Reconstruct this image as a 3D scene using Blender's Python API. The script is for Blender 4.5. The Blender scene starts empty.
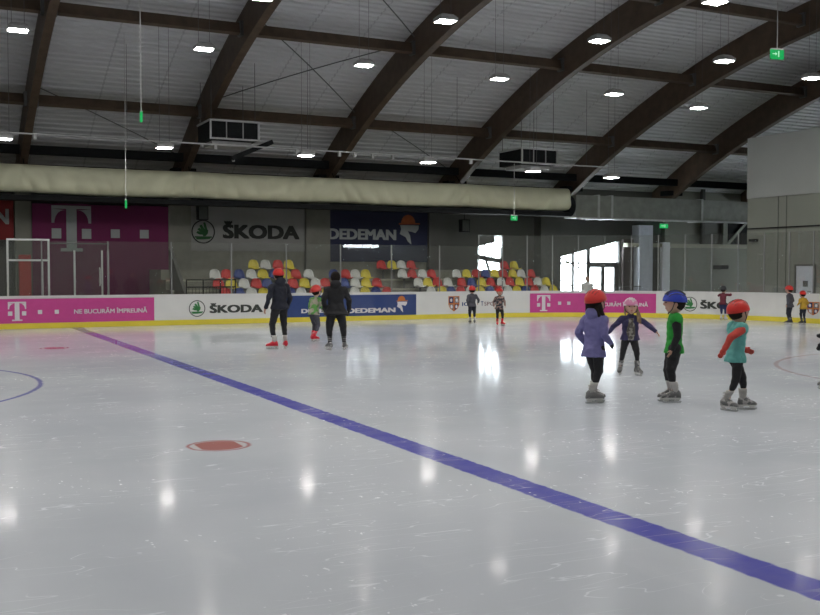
import bpy, bmesh, math, random
from mathutils import Vector, Matrix, noise
random.seed(7)
SC = bpy.context.scene
COL = SC.collection
PI = math.pi
R = math.radians

# ------------------------------------------------------------------ materials
def newmat(name):
    m = bpy.data.materials.new(name); m.use_nodes = True
    nt = m.node_tree; nt.nodes.clear()
    out = nt.nodes.new('ShaderNodeOutputMaterial')
    return m, nt, out

def mat(name, c, rough=0.6, metal=0.0, var=0.08, scale=6.0, bump=0.0, bscale=40.0, spec=0.5, c2=None, c2t=0.5):
    m, nt, out = newmat(name)
    p = nt.nodes.new('ShaderNodeBsdfPrincipled')
    p.inputs['Roughness'].default_value = rough
    p.inputs['Metallic'].default_value = metal
    p.inputs['Specular IOR Level'].default_value = spec
    tc = nt.nodes.new('ShaderNodeTexCoord')
    n = nt.nodes.new('ShaderNodeTexNoise'); n.inputs['Scale'].default_value = scale; n.inputs['Detail'].default_value = 4
    nt.links.new(tc.outputs['Object'], n.inputs['Vector'])
    cr = nt.nodes.new('ShaderNodeValToRGB')
    if c2 is None:
        a = [max(0, x * (1 - var)) for x in c]; b = [min(1, x * (1 + var)) for x in c]
        cr.color_ramp.elements[0].position = .3; cr.color_ramp.elements[1].position = .7
    else:
        a, b = c, c2
        cr.color_ramp.elements[0].position = c2t - .03; cr.color_ramp.elements[1].position = c2t + .03
    cr.color_ramp.elements[0].color = (*a, 1); cr.color_ramp.elements[1].color = (*b, 1)
    nt.links.new(n.outputs['Fac'], cr.inputs['Fac']); nt.links.new(cr.outputs['Color'], p.inputs['Base Color'])
    if bump:
        n2 = nt.nodes.new('ShaderNodeTexNoise'); n2.inputs['Scale'].default_value = bscale
        nt.links.new(tc.outputs['Object'], n2.inputs['Vector'])
        b = nt.nodes.new('ShaderNodeBump'); b.inputs['Strength'].default_value = bump; b.inputs['Distance'].default_value = .02
        nt.links.new(n2.outputs['Fac'], b.inputs['Height']); nt.links.new(b.outputs['Normal'], p.inputs['Normal'])
    nt.links.new(p.outputs[0], out.inputs[0])
    return m

def emit(name, c, s):
    m, nt, out = newmat(name)
    e = nt.nodes.new('ShaderNodeEmission'); e.inputs[0].default_value = (*c, 1); e.inputs[1].default_value = s
    nt.links.new(e.outputs[0], out.inputs[0])
    return m

def glassmat(name, tint, haze, ior=1.58, hazec=(.6, .62, .6), rough=0.02):
    m, nt, out = newmat(name)
    t = nt.nodes.new('ShaderNodeBsdfTransparent'); t.inputs[0].default_value = (*tint, 1)
    d = nt.nodes.new('ShaderNodeBsdfDiffuse'); d.inputs[0].default_value = (*hazec, 1)
    tr = nt.nodes.new('ShaderNodeBsdfTranslucent'); tr.inputs[0].default_value = (*hazec, 1)
    ad = nt.nodes.new('ShaderNodeMixShader'); ad.inputs[0].default_value = .5
    nt.links.new(d.outputs[0], ad.inputs[1]); nt.links.new(tr.outputs[0], ad.inputs[2])
    mx = nt.nodes.new('ShaderNodeMixShader')
    tc = nt.nodes.new('ShaderNodeTexCoord'); n = nt.nodes.new('ShaderNodeTexNoise'); n.inputs['Scale'].default_value = 1.5
    nt.links.new(tc.outputs['Object'], n.inputs['Vector'])
    mr = nt.nodes.new('ShaderNodeMapRange'); mr.inputs['To Min'].default_value = haze * .5; mr.inputs['To Max'].default_value = haze * 1.5
    nt.links.new(n.outputs['Fac'], mr.inputs['Value']); nt.links.new(mr.outputs[0], mx.inputs[0])
    nt.links.new(t.outputs[0], mx.inputs[1]); nt.links.new(ad.outputs[0], mx.inputs[2])
    g = nt.nodes.new('ShaderNodeBsdfGlossy'); g.inputs['Roughness'].default_value = rough
    ge = nt.nodes.new('ShaderNodeNewGeometry'); dt = nt.nodes.new('ShaderNodeVectorMath'); dt.operation = 'DOT_PRODUCT'
    nt.links.new(ge.outputs['Incoming'], dt.inputs[0]); nt.links.new(ge.outputs['Normal'], dt.inputs[1])
    def mth(op, a, b):
        q = nt.nodes.new('ShaderNodeMath'); q.operation = op
        for i_, v_ in enumerate((a, b)):
            if v_ is None: continue
            if isinstance(v_, (int, float)): q.inputs[i_].default_value = v_
            else: nt.links.new(v_, q.inputs[i_])
        return q.outputs[0]
    f0 = ((ior - 1) / (ior + 1)) ** 2
    sch = mth('ADD', mth('MULTIPLY', mth('POWER', mth('SUBTRACT', 1.0, mth('ABSOLUTE', dt.outputs['Value'], None)), 5.0), 1 - f0), f0)
    m2 = nt.nodes.new('ShaderNodeMixShader')
    nt.links.new(sch, m2.inputs[0]); nt.links.new(mx.outputs[0], m2.inputs[1]); nt.links.new(g.outputs[0], m2.inputs[2])
    nt.links.new(m2.outputs[0], out.inputs[0])
    return m

M = dict(
    wood=mat('laminated_timber', (.074, .048, .030), .55, var=.25, scale=3),
    steel_dark=mat('black_steel', (.010, .011, .012), .75, var=.2, spec=.15),
    bracket=mat('steel_bracket', (.12, .12, .12), .5, .5),
    wall=mat('grey_render', (.105, .107, .097), .85, var=.08, scale=.6),
    wall_dark=mat('dark_grey_render', (.085, .086, .080), .85, var=.08, scale=.6),
    wall_end=mat('grey_green_panel_wall', (.20, .21, .18), .8, var=.05, scale=.5),
    wall_white=mat('pale_upper_panels', (.33, .345, .33), .8, var=.05, scale=.4),
    pillar=mat('concrete_pillar', (.17, .17, .145), .85, var=.1, scale=2),
    concrete=mat('stand_concrete', (.20, .20, .165), .85, var=.12, scale=3),
    ledge=mat('pale_ledge_concrete', (.36, .36, .29), .8, var=.08),
    pale=mat('pale_blue_grey_paint', (.52, .55, .62), .6, var=.05),
    duct=mat('cream_duct_fabric', (.64, .64, .47), .8, var=.06, scale=1.2, bump=.25, bscale=3),  # white fabric; the greenish-yellow light on it is put into the colour
    galv=mat('galvanised_steel', (.30, .31, .28), .45, .6, var=.12, scale=3),
    lightmetal=mat('light_aluminium', (.55, .56, .55), .4, .4),
    white=mat('white_board_plastic', (.66, .66, .64), .22, var=.03, scale=1.5),
    whitepaint=mat('white_paint', (.66, .66, .66), .5, var=.04),
    yellow=mat('yellow_kick_plastic', (.72, .60, .05), .3, var=.06, scale=2),
    magenta=mat('magenta_print', (.52, .06, .25), .25, var=.04),
    magenta_d=mat('magenta_banner_cloth', (.115, .004, .055), .8, var=.08, scale=1),  # banner cloths darkened in colour for the weak light at the back wall
    red_d=mat('red_banner_cloth_dimmed', (.17, .006, .008), .75, var=.08, scale=1),
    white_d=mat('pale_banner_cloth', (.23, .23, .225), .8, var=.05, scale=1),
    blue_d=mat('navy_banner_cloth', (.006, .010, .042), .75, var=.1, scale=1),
    blue=mat('blue_print', (.032, .058, .18), .12, var=.04),
    letter=mat('white_print', (.62, .60, .62), .4, var=.03),
    letter_d=mat('white_banner_print', (.28, .30, .30), .8, var=.03),  # darker copy of the print, back wall dimness put into its colour
    black=mat('black_print', (.03, .035, .03), .5, var=.1),
    blackb=mat('black_banner_print', (.010, .012, .010), .8, var=.1),  # black and green banner prints carry the same painted dimness
    greenp=mat('green_print', (.02, .17, .04), .5, var=.1),
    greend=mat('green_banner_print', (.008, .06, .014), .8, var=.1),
    orange=mat('orange_print', (.45, .13, .02), .5, var=.1),
    seat_white=mat('white_seat_plastic', (.55, .56, .54), .4, var=.04),
    seat_red=mat('red_seat_plastic', (.50, .02, .02), .4, var=.05),
    seat_blue=mat('blue_seat_plastic', (.02, .045, .22), .4, var=.05),
    seat_yellow=mat('yellow_seat_plastic', (.60, .50, .03), .4, var=.05),
    skin=mat('skin', (.50, .29, .21), .5, var=.05, scale=12),
    cloth_black=mat('black_cloth', (.010, .010, .012), .85, var=.3, scale=8, bump=.3, bscale=25),
    cloth_navy=mat('navy_cloth', (.010, .012, .024), .8, var=.3, scale=8, bump=.3, bscale=25),
    trousers=mat('black_trouser_cloth', (.012, .012, .014), .8, var=.3, scale=10, bump=.3, bscale=25),
    purple=mat('purple_quilted_cloth', (.15, .14, .33), .7, var=.15, scale=6, bump=.4, bscale=14),
    green=mat('green_fleece', (.018, .28, .035), .9, var=.12, scale=6, bump=.3, bscale=20),
    teal=mat('teal_quilted_cloth', (.11, .38, .35), .7, var=.12, scale=6, bump=.4, bscale=14),
    salmon=mat('salmon_red_knit', (.52, .06, .045), .85, var=.15, scale=14),
    indigo=mat('dark_indigo_cloth', (.03, .026, .085), .75, var=.25, scale=8, bump=.3, bscale=20),
    grey_shirt=mat('grey_brown_print_cloth', (.085, .075, .065), .85, scale=22, c2=(.26, .24, .21), c2t=.55),
    maroon=mat('maroon_cloth', (.11, .012, .025), .8, var=.2),
    jeans=mat('blue_trouser_cloth', (.018, .025, .09), .8, var=.2),
    greyjk=mat('grey_cloth', (.06, .06, .075), .8, var=.2),
    yellowjk=mat('ochre_yellow_cloth', (.42, .25, .02), .8, var=.15),
    greenpat=mat('green_white_patterned_cloth', (.10, .30, .06), .8, scale=9, c2=(.33, .30, .24), c2t=.48),
    pat=mat('dark_multicolour_cloth', (.03, .03, .04), .8, scale=13, c2=(.30, .20, .17), c2t=.52),
    helmet_red=mat('red_helmet_shell', (.62, .022, .016), .3, var=.05),
    helmet_blue=mat('blue_helmet_shell', (.025, .05, .42), .25, var=.05),
    helmet_pink=mat('pink_helmet_shell', (.62, .22, .38), .35, scale=9, c2=(.68, .55, .60), c2t=.5),
    helmet_black=mat('black_helmet_vent', (.012, .012, .014), .5, var=.1),
    hair_dark=mat('dark_brown_hair', (.014, .010, .008), .9, spec=.2, var=.3, scale=20),
    hair_blond=mat('dark_blond_hair', (.23, .15, .08), .6, var=.25, scale=20),
    boot_grey=mat('grey_skate_shell', (.13, .13, .13), .45, scale=14, c2=(.40, .39, .38), c2t=.56),
    boot_light=mat('light_grey_skate_cuff', (.42, .41, .39), .5, var=.1),
    boot_red=mat('red_skate_shell', (.58, .012, .03), .35, var=.06),
    boot_black=mat('black_skate_shell', (.025, .025, .03), .45, var=.1),
    boot_white=mat('white_skate_shell', (.52, .52, .50), .45, var=.08),
    blade=mat('skate_blade_steel', (.62, .63, .62), .25, .8, var=.05),
    eye=mat('dark_eye', (.012, .010, .010), .2, var=.05),
    lip=mat('lip', (.36, .10, .09), .5, var=.05),
    lamp_house=mat('lamp_housing', (.32, .32, .32), .5, .2),
    cable=mat('thin_cable', (.10, .10, .10), .6),
    whitepipe=mat('pale_pipe', (.42, .42, .42), .5),
    lens=emit('lit_lamp_lens', (1.0, .97, .92), 112),
    exitg=emit('lit_green_exit', (.03, .62, .16), .55),
    exitw=emit('lit_white_symbol', (.45, .95, .6), .8),
    plexi=glassmat('clear_acrylic', (.95, .96, .95), .03, hazec=(.55, .58, .56)),
    postm=mat('translucent_grey_post', (.20, .205, .20), .5, .2),
    wall_far=mat('light_grey_green_render', (.22, .225, .19), .85, var=.05, scale=.6),
    white_col=mat('white_column_paint', (.78, .80, .84), .5, var=.03),
    window=glassmat('window_glass', (.95, .97, .98), .01),
    pipe_red=mat('red_paint', (.45, .03, .03), .5),
)

# ------------------------------------------------------------------ mesh helper
class MB:
    def __init__(s): s.v = []; s.f = []
    def add(s, vs, fs):
        o = len(s.v); s.v += [tuple(p) for p in vs]; s.f += [tuple(i + o for i in f) for f in fs]; return s
    def box(s, x0, x1, y0, y1, z0, z1, m=None):
        vs = [(x, y, z) for z in (z0, z1) for y in (y0, y1) for x in (x0, x1)]
        if m: vs = [m @ Vector(p) for p in vs]
        return s.add(vs, [(0, 2, 3, 1), (4, 5, 7, 6), (0, 1, 5, 4), (2, 6, 7, 3), (0, 4, 6, 2), (1, 3, 7, 5)])
    def tube(s, pts, rad, n=8, cap=True):
        pts = [Vector(p) for p in pts]
        if not isinstance(rad, (list, tuple)): rad = [rad] * len(pts)
        rings = []; up = None
        for i, p in enumerate(pts):
            d = (pts[min(i + 1, len(pts) - 1)] - pts[max(i - 1, 0)]).normalized()
            if up is None:
                up = Vector((0, 0, 1)) if abs(d.z) < .9 else Vector((1, 0, 0))
            a = d.cross(up)
            if a.length < 1e-4: a = d.cross(Vector((0, 1, 0)))
            a.normalize(); b = a.cross(d).normalized(); up = b
            rings.append([p + (a * math.cos(2 * PI * k / n) + b * math.sin(2 * PI * k / n)) * rad[i] for k in range(n)])
        vs = [q for r in rings for q in r]; fs = []
        for i in range(len(rings) - 1):
            for k in range(n):
                fs.append((i * n + k, i * n + (k + 1) % n, (i + 1) * n + (k + 1) % n, (i + 1) * n + k))
        if cap:
            fs.append(tuple(reversed(range(n)))); fs.append(tuple(range(len(vs) - n, len(vs))))
        return s.add(vs, fs)
    def loft(s, rings, cap=True):
        n = len(rings[0]); vs = [q for r in rings for q in r]; fs = []
        for i in range(len(rings) - 1):
            for k in range(n):
                fs.append((i * n + k, i * n + (k + 1) % n, (i + 1) * n + (k + 1) % n, (i + 1) * n + k))
        if cap:
            fs.append(tuple(reversed(range(n)))); fs.append(tuple(range(len(vs) - n, len(vs))))
        return s.add(vs, fs)
    def ell(s, c, r, m=None, nu=16, nv=10, vmin=-PI / 2, vmax=PI / 2):
        rings = []
        for j in range(nv + 1):
            t = vmin + (vmax - vmin) * j / nv
            t = max(-PI / 2 + .02, min(PI / 2 - .02, t))
            ring = []
            for k in range(nu):
                a = 2 * PI * k / nu
                p = Vector((r[0] * math.cos(t) * math.cos(a), r[1] * math.cos(t) * math.sin(a), r[2] * math.sin(t)))
                if m: p = m @ p
                ring.append(p + Vector(c))
            rings.append(ring)
        return s.loft(rings)
    def prism(s, poly, y0, y1, fn=None):
        """poly in (x,z), extruded in y"""
        n = len(poly)
        vs = [(x, y0, z) for x, z in poly] + [(x, y1, z) for x, z in poly]
        if fn: vs = [fn(*p) for p in vs]
        return s.add(vs, [tuple(range(n)), tuple(reversed(range(n, 2 * n)))] + [(i, i + n, (i + 1) % n + n, (i + 1) % n) for i in range(n)])
    def build(s, name, material, parent=None, smooth=False, loc=None, clean=True, bevel=0):
        me = bpy.data.meshes.new(name)
        me.from_pydata(s.v, [], s.f)
        if clean:
            bm = bmesh.new(); bm.from_mesh(me)
            bmesh.ops.recalc_face_normals(bm, faces=bm.faces)
            if bevel:
                bmesh.ops.bevel(bm, geom=list(bm.edges), offset=bevel, segments=2, affect='EDGES', profile=.5)
            bm.to_mesh(me); bm.free()
        if smooth:
            me.shade_smooth()
        o = bpy.data.objects.new(name, me); COL.objects.link(o)
        if material: me.materials.append(material)
        if parent: o.parent = parent
        if loc: o.location = loc
        return o

def tag(o, label=None, cat=None, group=None, kind=None):
    if label: o['label'] = label
    if cat: o['category'] = cat
    if group: o['group'] = group
    if kind: o['kind'] = kind
    return o
def thing(name, label, cat, loc=(0, 0, 0), rz=0, group=None):
    o = bpy.data.objects.new(name, None); COL.objects.link(o)
    o.empty_display_size = .2
    o.location = loc; o.rotation_euler = (0, 0, rz)
    return tag(o, label, cat, group)
def struct(o): o['kind'] = 'structure'; return o
def kids(o): return [c for c in bpy.data.objects if c.parent == o]
def copy_tree(o, parent=None, table=None):
    if table is None: table = {}
    c = o.copy(); COL.objects.link(c); c.parent = parent
    for ch in kids(o): copy_tree(ch, c)
    return c
ORD = ['first', 'second', 'third', 'fourth', 'fifth', 'sixth', 'seventh', 'eighth', 'ninth', 'tenth', 'eleventh', 'twelfth',
       'thirteenth', 'fourteenth', 'fifteenth', 'sixteenth', 'seventeenth', 'eighteenth', 'nineteenth', 'twentieth',
       'twenty-first', 'twenty-second', 'twenty-third', 'twenty-fourth', 'twenty-fifth', 'twenty-sixth', 'twenty-seventh', 'twenty-eighth', 'twenty-ninth', 'thirtieth', 'thirty-first', 'thirty-second']

# ------------------------------------------------------------------ ice
def ice_material():
    m, nt, out = newmat('ice_with_lines')
    N = nt.nodes; L = nt.links
    tc = N.new('ShaderNodeTexCoord'); sx = N.new('ShaderNodeSeparateXYZ'); L.new(tc.outputs['Object'], sx.inputs[0])
    X, Y = sx.outputs[0], sx.outputs[1]
    def mt(op, a, b=None, c=None):
        n = N.new('ShaderNodeMath'); n.operation = op
        for i, q in enumerate((a, b, c)):
            if q is None: continue
            if isinstance(q, (int, float)): n.inputs[i].default_value = q
            else: L.new(q, n.inputs[i])
        return n.outputs[0]
    def noise_tex(scale, detail=3, stretch=(1, 1, 1), rot=0, rough=.5):
        mp = N.new('ShaderNodeMapping'); mp.inputs['Scale'].default_value = stretch; mp.inputs['Rotation'].default_value = (0, 0, rot)
        L.new(tc.outputs['Object'], mp.inputs['Vector'])
        n = N.new('ShaderNodeTexNoise'); n.inputs['Scale'].default_value = scale; n.inputs['Detail'].default_value = detail
        n.inputs['Roughness'].default_value = rough
        L.new(mp.outputs[0], n.inputs['Vector']); return n.outputs['Fac']
    def sstep(v, lo, hi):
        n = N.new('ShaderNodeMapRange'); n.interpolation_type = 'SMOOTHSTEP'
        L.new(v, n.inputs['Value']); n.inputs['From Min'].default_value = lo; n.inputs['From Max'].default_value = hi
        return n.outputs[0]
    def mix(fac, a, b):
        n = N.new('ShaderNodeMix'); n.data_type = 'RGBA'
        if isinstance(fac, (int, float)): n.inputs[0].default_value = fac
        else: L.new(fac, n.inputs[0])
        for i, q in ((6, a), (7, b)):
            if isinstance(q, tuple): n.inputs[i].default_value = (*q, 1)
            else: L.new(q, n.inputs[i])
        return n.outputs[2]
    wob = mt('MULTIPLY', mt('SUBTRACT', noise_tex(9, 4), .5), .05)
    def dist(cx, cy):
        dx = mt('SUBTRACT', X, cx); dy = mt('SUBTRACT', Y, cy)
        return mt('SQRT', mt('ADD', mt('MULTIPLY', dx, dx), mt('MULTIPLY', dy, dy)))
    def ring(cx, cy, r, hw, soft=.02):
        d = mt('ABSOLUTE', mt('SUBTRACT', mt('ADD', dist(cx, cy), wob), r))
        return mt('SUBTRACT', 1, sstep(d, hw - soft, hw + soft))
    base = mix(sstep(noise_tex(.35, 3), .3, .7), (.50, .53, .58), (.59, .62, .665))
    base = mix(mt('MULTIPLY', sstep(noise_tex(2.2, 5, (1, .35, 1), .5), .55, .8), .35), base, (.66, .68, .70))
    # painted lines
    bl = mt('SUBTRACT', 1, sstep(mt('ABSOLUTE', mt('SUBTRACT', mt('ADD', X, wob), 4.28)), .125, .155))
    fade = mt('MULTIPLY_ADD', noise_tex(3, 5), .30, .76)
    base = mix(mt('MULTIPLY', bl, fade), base, (.052, .050, .40))
    base = mix(mt('MULTIPLY', ring(-2.8, 16.35, 4.5, .035), .75), base, (.08, .08, .38))
    base = mix(mt('MULTIPLY', ring(17.2, 9.8, 4.6, .04), .5), base, (.36, .19, .20))
    for cx, cy in ((2.62, 9.42), (2.72, 23.0)):
        base = mix(mt('MULTIPLY', ring(cx, cy, .29, .018), .8), base, (.36, .07, .06))
        d = dist(cx, cy)
        disc = mt('SUBTRACT', 1, sstep(d, .24, .27))
        band = mt('SUBTRACT', 1, sstep(mt('ABSOLUTE', mt('SUBTRACT', X, cx)), .19, .215))
        base = mix(mt('MULTIPLY', disc, .7), base, (.60, .52, .50))
        base = mix(mt('MULTIPLY', mt('MULTIPLY', disc, band), .85), base, (.36, .070, .06))
    # skate scratches: thin noise contours in several directions
    sc = None
    for k, (rot, st, s) in enumerate(((.3, (1, 5, 1), .9), (1.2, (1, 6, 1), .7), (2.3, (1, 4, 1), 1.1), (-.4, (1, 9, 1), .5))):
        nn = noise_tex(s, 1.5, st, rot)
        line = mt('SUBTRACT', 1, sstep(mt('ABSOLUTE', mt('SUBTRACT', nn, .5)), .0015, .005))
        msk = sstep(noise_tex(.55 + .2 * k, 3), .50, .62)
        line = mt('MULTIPLY', line, msk)
        sc = line if sc is None else mt('MAXIMUM', sc, line)
    # snow specks
    sp = mt('MULTIPLY', sstep(noise_tex(19, 2, (1, .6, 1)), .66, .73), sstep(noise_tex(.7, 3), .50, .62))
    sc = mt('MAXIMUM', mt('MULTIPLY', sc, .28), mt('MULTIPLY', sp, .85))
    base = mix(sc, base, (.86, .88, .90))
    df = N.new('ShaderNodeBsdfDiffuse'); L.new(base, df.inputs[0])
    b = N.new('ShaderNodeBump'); b.inputs['Strength'].default_value = .14; b.inputs['Distance'].default_value = .004
    L.new(mt('ADD', noise_tex(1.8, 2), mt('MULTIPLY', noise_tex(7, 2), .25)), b.inputs['Height'])
    def gloss(rough):
        g = N.new('ShaderNodeBsdfGlossy'); g.distribution = 'GGX'; g.inputs[0].default_value = (.97, .98, 1, 1)
        L.new(rough, g.inputs['Roughness']); L.new(b.outputs[0], g.inputs['Normal']); return g
    g1 = gloss(mt('ADD', mt('MULTIPLY_ADD', noise_tex(1.3, 4), .06, .045), mt('MULTIPLY', sc, .3)))
    g2 = gloss(mt('ADD', mt('MULTIPLY_ADD', noise_tex(1.1, 3), .10, .19), mt('MULTIPLY', sc, .2)))
    fr = N.new('ShaderNodeFresnel'); fr.inputs[0].default_value = 1.31
    F = fr.outputs[0]
    m1 = N.new('ShaderNodeMixShader'); L.new(mt('MULTIPLY', F, .36), m1.inputs[0]); L.new(df.outputs[0], m1.inputs[1]); L.new(g2.outputs[0], m1.inputs[2])
    ms = N.new('ShaderNodeMixShader'); L.new(mt('MINIMUM', mt('MULTIPLY', mt('POWER', F, 3.0), 1.7), .45), ms.inputs[0]); L.new(m1.outputs[0], ms.inputs[1]); L.new(g1.outputs[0], ms.inputs[2])
    L.new(ms.outputs[0], out.inputs[0])
    return m

YB, XE, RC = 31.0, 26.0, 8.0          # far board line, end board line, corner radius
def bpos(s, off=0.0, z=0.0):
    """a point along the boards: s metres along, off metres towards the ice"""
    if s < 18: return (s, YB - off, z)
    a = (s - 18) / RC
    if a < PI / 2: return (18 + (RC - off) * math.sin(a), 23 + (RC - off) * math.cos(a), z)
    return (XE - off, 23 - (s - 18 - RC * PI / 2), z)
XL = -20.0
HX = 46.0
def ice():
    n = 40; out = [(XL, -1, 0), (XE, -1, 0), (XE, 23, 0)]
    out += [bpos(18 + RC * PI / 2 * (1 - k / n)) for k in range(1, n + 1)]
    out.append((XL, YB, 0))
    mb = MB(); mb.add(out + [(x, y, -.05) for x, y, z in out], [tuple(range(len(out)))] +
                      [(i, (i + 1) % len(out), (i + 1) % len(out) + len(out), i + len(out)) for i in range(len(out))])
    o = mb.build('floor', ice_material())
    struct(o); o['label'] = 'white rink ice with blue line and red spots'
ice()
o = MB().box(XL, HX, -1.2, 40.2, -.30, -.052).build('floor', M['concrete']); struct(o)

# ------------------------------------------------------------------ text and shapes
def text_poly(txt, bold=0.0):
    """outline of the word filled with polygons, normalised to a unit box; bold thickens the strokes"""
    cu = bpy.data.curves.new('lettering', 'FONT'); cu.body = txt; cu.resolution_u = 3
    ob = bpy.data.objects.new('lettering', cu); COL.objects.link(ob)
    bpy.context.view_layer.update()
    dg = bpy.context.evaluated_depsgraph_get()
    me = bpy.data.meshes.new_from_object(ob.evaluated_get(dg))
    v0 = [(v.co.x, v.co.y) for v in me.vertices]; f0 = [tuple(p.vertices) for p in me.polygons]
    bpy.data.objects.remove(ob); bpy.data.curves.remove(cu); bpy.data.meshes.remove(me)
    vs = []; fs = []
    for k_, (dx, dy) in enumerate(((0, 0),) if not bold else ((-bold, -bold * .6), (bold, bold * .6), (-bold, bold * .6), (bold, -bold * .6), (0, 0))):
        o = len(vs); vs += [(x + dx, y + dy, k_ * .0012) for x, y in v0]; fs += [tuple(q + o for q in f) for f in f0]
    x0 = min(p[0] for p in vs); x1 = max(p[0] for p in vs); y0 = min(p[1] for p in vs); y1 = max(p[1] for p in vs)
    return [((x - x0) / (x1 - x0), (y - y0) / (y1 - y0), d) for x, y, d in vs], fs
def put(mb, vs, fs, fn, x0, x1, z0, z1):
    mb.add([fn(x0 + (x1 - x0) * x, z0 + (z1 - z0) * z, d) for x, z, d in vs], fs)
def poly(mb, pts, fn, x0, x1, z0, z1):
    mb.add([fn(x0 + (x1 - x0) * x, z0 + (z1 - z0) * z) for x, z in pts], [tuple(range(len(pts)))])
def ringpoly(mb, fn, cx, cz, r0, r1, sx=1.0, n=36):
    vs = []
    for k in range(n):
        a = 2 * PI * k / n
        vs += [fn(cx + sx * r0 * math.cos(a), cz + r0 * math.sin(a)), fn(cx + sx * r1 * math.cos(a), cz + r1 * math.sin(a))]
    mb.add(vs, [(2 * k, 2 * k + 1, (2 * k + 3) % (2 * n), (2 * k + 2) % (2 * n)) for k in range(n)])

def letter_T(mb, fn, x0, x1, z0, z1):
    """slab T: bar with drooping serifs, stem, foot, square dots left and right"""
    def q(a, b, c, d): poly(mb, [(a, b), (c, b), (c, d), (a, d)], fn, x0, x1, z0, z1)
    q(0, .93, 1, 1)                       # bar
    q(.37, .06, .63, .93)                 # stem
    q(.22, 0, .78, .07)                   # foot
    for sgn in (0, 1):                    # serifs with a concave inner edge
        outer = [(0, .93), (0, .62), (.07, .62)]
        arc = [(.07 + .22 * math.sin(a), .62 + .27 * (1 - math.cos(a))) for a in [PI / 2 * k / 8 for k in range(1, 9)]]
        arc = [(.07 + .25 * (1 - math.cos(PI / 2 * k / 8)), .62 + .28 * math.sin(PI / 2 * k / 8)) for k in range(1, 9)]
        pts = outer + arc + [(.37, .90), (.37, .93)]
        for i in range(1, len(pts) - 2):
            tri = [pts[0], pts[i], pts[i + 1]]
            if sgn: tri = [(1 - x, z) for x, z in tri]
            poly(mb, tri, fn, x0, x1, z0, z1)
    q(0, .28, .24, .50); q(.76, .28, 1, .50)
def squares(mb, fn, cs, z0, z1, w):
    for c in cs: poly(mb, [(0, 0), (1, 0), (1, 1), (0, 1)], fn, c - w / 2, c + w / 2, z0, z1)
FEATHER = [[(.20, .62), (.30, .70), (.46, .58), (.62, .50), (.55, .40), (.35, .48)],
           [(.30, .80), (.42, .86), (.54, .68), (.66, .54), (.56, .50), (.40, .62)],
           [(.50, .96), (.60, .98), (.66, .80), (.72, .58), (.62, .54), (.54, .74)],
           [(.14, .44), (.22, .54), (.42, .46), (.60, .42), (.54, .34), (.30, .36)]]
def wing(mb, fn, x0, x1, z0, z1):
    for f in FEATHER: poly(mb, f, fn, x0, x1, z0, z1)
    poly(mb, [(.48, .28), (.62, .28), (.74, .42), (.76, .60), (.66, .60), (.50, .42)], fn, x0, x1, z0, z1)
    poly(mb, [(.06, .20), (.94, .20), (.94, .27), (.06, .27)], fn, x0, x1, z0, z1)
    poly(mb, [(.14, .11), (.50, .11), (.50, .20), (.14, .20)], fn, x0, x1, z0, z1)
    poly(mb, [(.50, .11), (.86, .15), (.86, .20), (.50, .20)], fn, x0, x1, z0, z1)
def doghead(mw, mo, fn, x0, x1, z0, z1):
    cap = [(.10, .70)] + [(.42 - .32 * math.cos(PI * k / 10), .70 + .28 * math.sin(PI * k / 10)) for k in range(1, 10)] + [(.74, .70)]
    poly(mo, cap, fn, x0, x1, z0, z1)
    poly(mo, [(.0, .65), (.95, .67), (.95, .71), (.0, .70)], fn, x0, x1, z0, z1)
    for pl in ([(.06, .63), (.90, .63), (.88, .50), (.74, .38), (.58, .42), (.40, .44), (.10, .50)],
               [(.10, .50), (.40, .44), (.50, .30), (.30, .24), (.04, .34)],
               [(.30, .24), (.50, .30), (.56, .0), (.40, .10)]):
        poly(mw, pl, fn, x0, x1, z0, z1)
SH = [(0, 1), (1, 1), (1, .45), (.85, .2), (.5, 0), (.15, .2), (0, .45)]

# ------------------------------------------------------------------ rink boards
boards = thing('rink_boards', 'white dasher boards with yellow kick strip and sponsor panels around the ice', 'rink boards', (0, 0, 0))
S0, S1 = XL, 18 + RC * PI / 2 + 23.5
def stations(a, b, step=.35):
    n = max(1, int(math.ceil((b - a) / step))); return [a + (b - a) * k / n for k in range(n + 1)]
def ribbon(a, b, z0, z1, o0, o1, mb=None):
    """a solid strip along the boards between offsets o0 < o1"""
    mb = mb or MB()
    mb.loft([[bpos(s, o0, z0), bpos(s, o1, z0), bpos(s, o1, z1), bpos(s, o0, z1)] for s in stations(a, b)])
    return mb
ribbon(S0, S1, 0, .93, -.10, 0).build('board_facing', M['white'], boards)
ribbon(S0, S1, .005, .165, .0015, .012).build('kick_strip', M['yellow'], boards)
ribbon(S0, S1, .93, .97, -.12, .03).build('cap_rail', M['white'], boards)
def bfn(off): return lambda s, z, d=0: bpos(s, off + d, z)
def advert(s0, s1, z0, z1, m):
    p = ribbon(s0, s1, z0, z1, .002, .006).build('advert_panel', m, boards); return p
def advert_letters(parent, m, txt, s0, s1, z0, z1, bold=.02, off=.010, mb=None, build=True):
    mb = mb or MB(); vs, fs = text_poly(txt, bold); put(mb, vs, fs, bfn(off), s0, s1, z0, z1)
    return mb.build('lettering', m, parent, clean=False)
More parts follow.
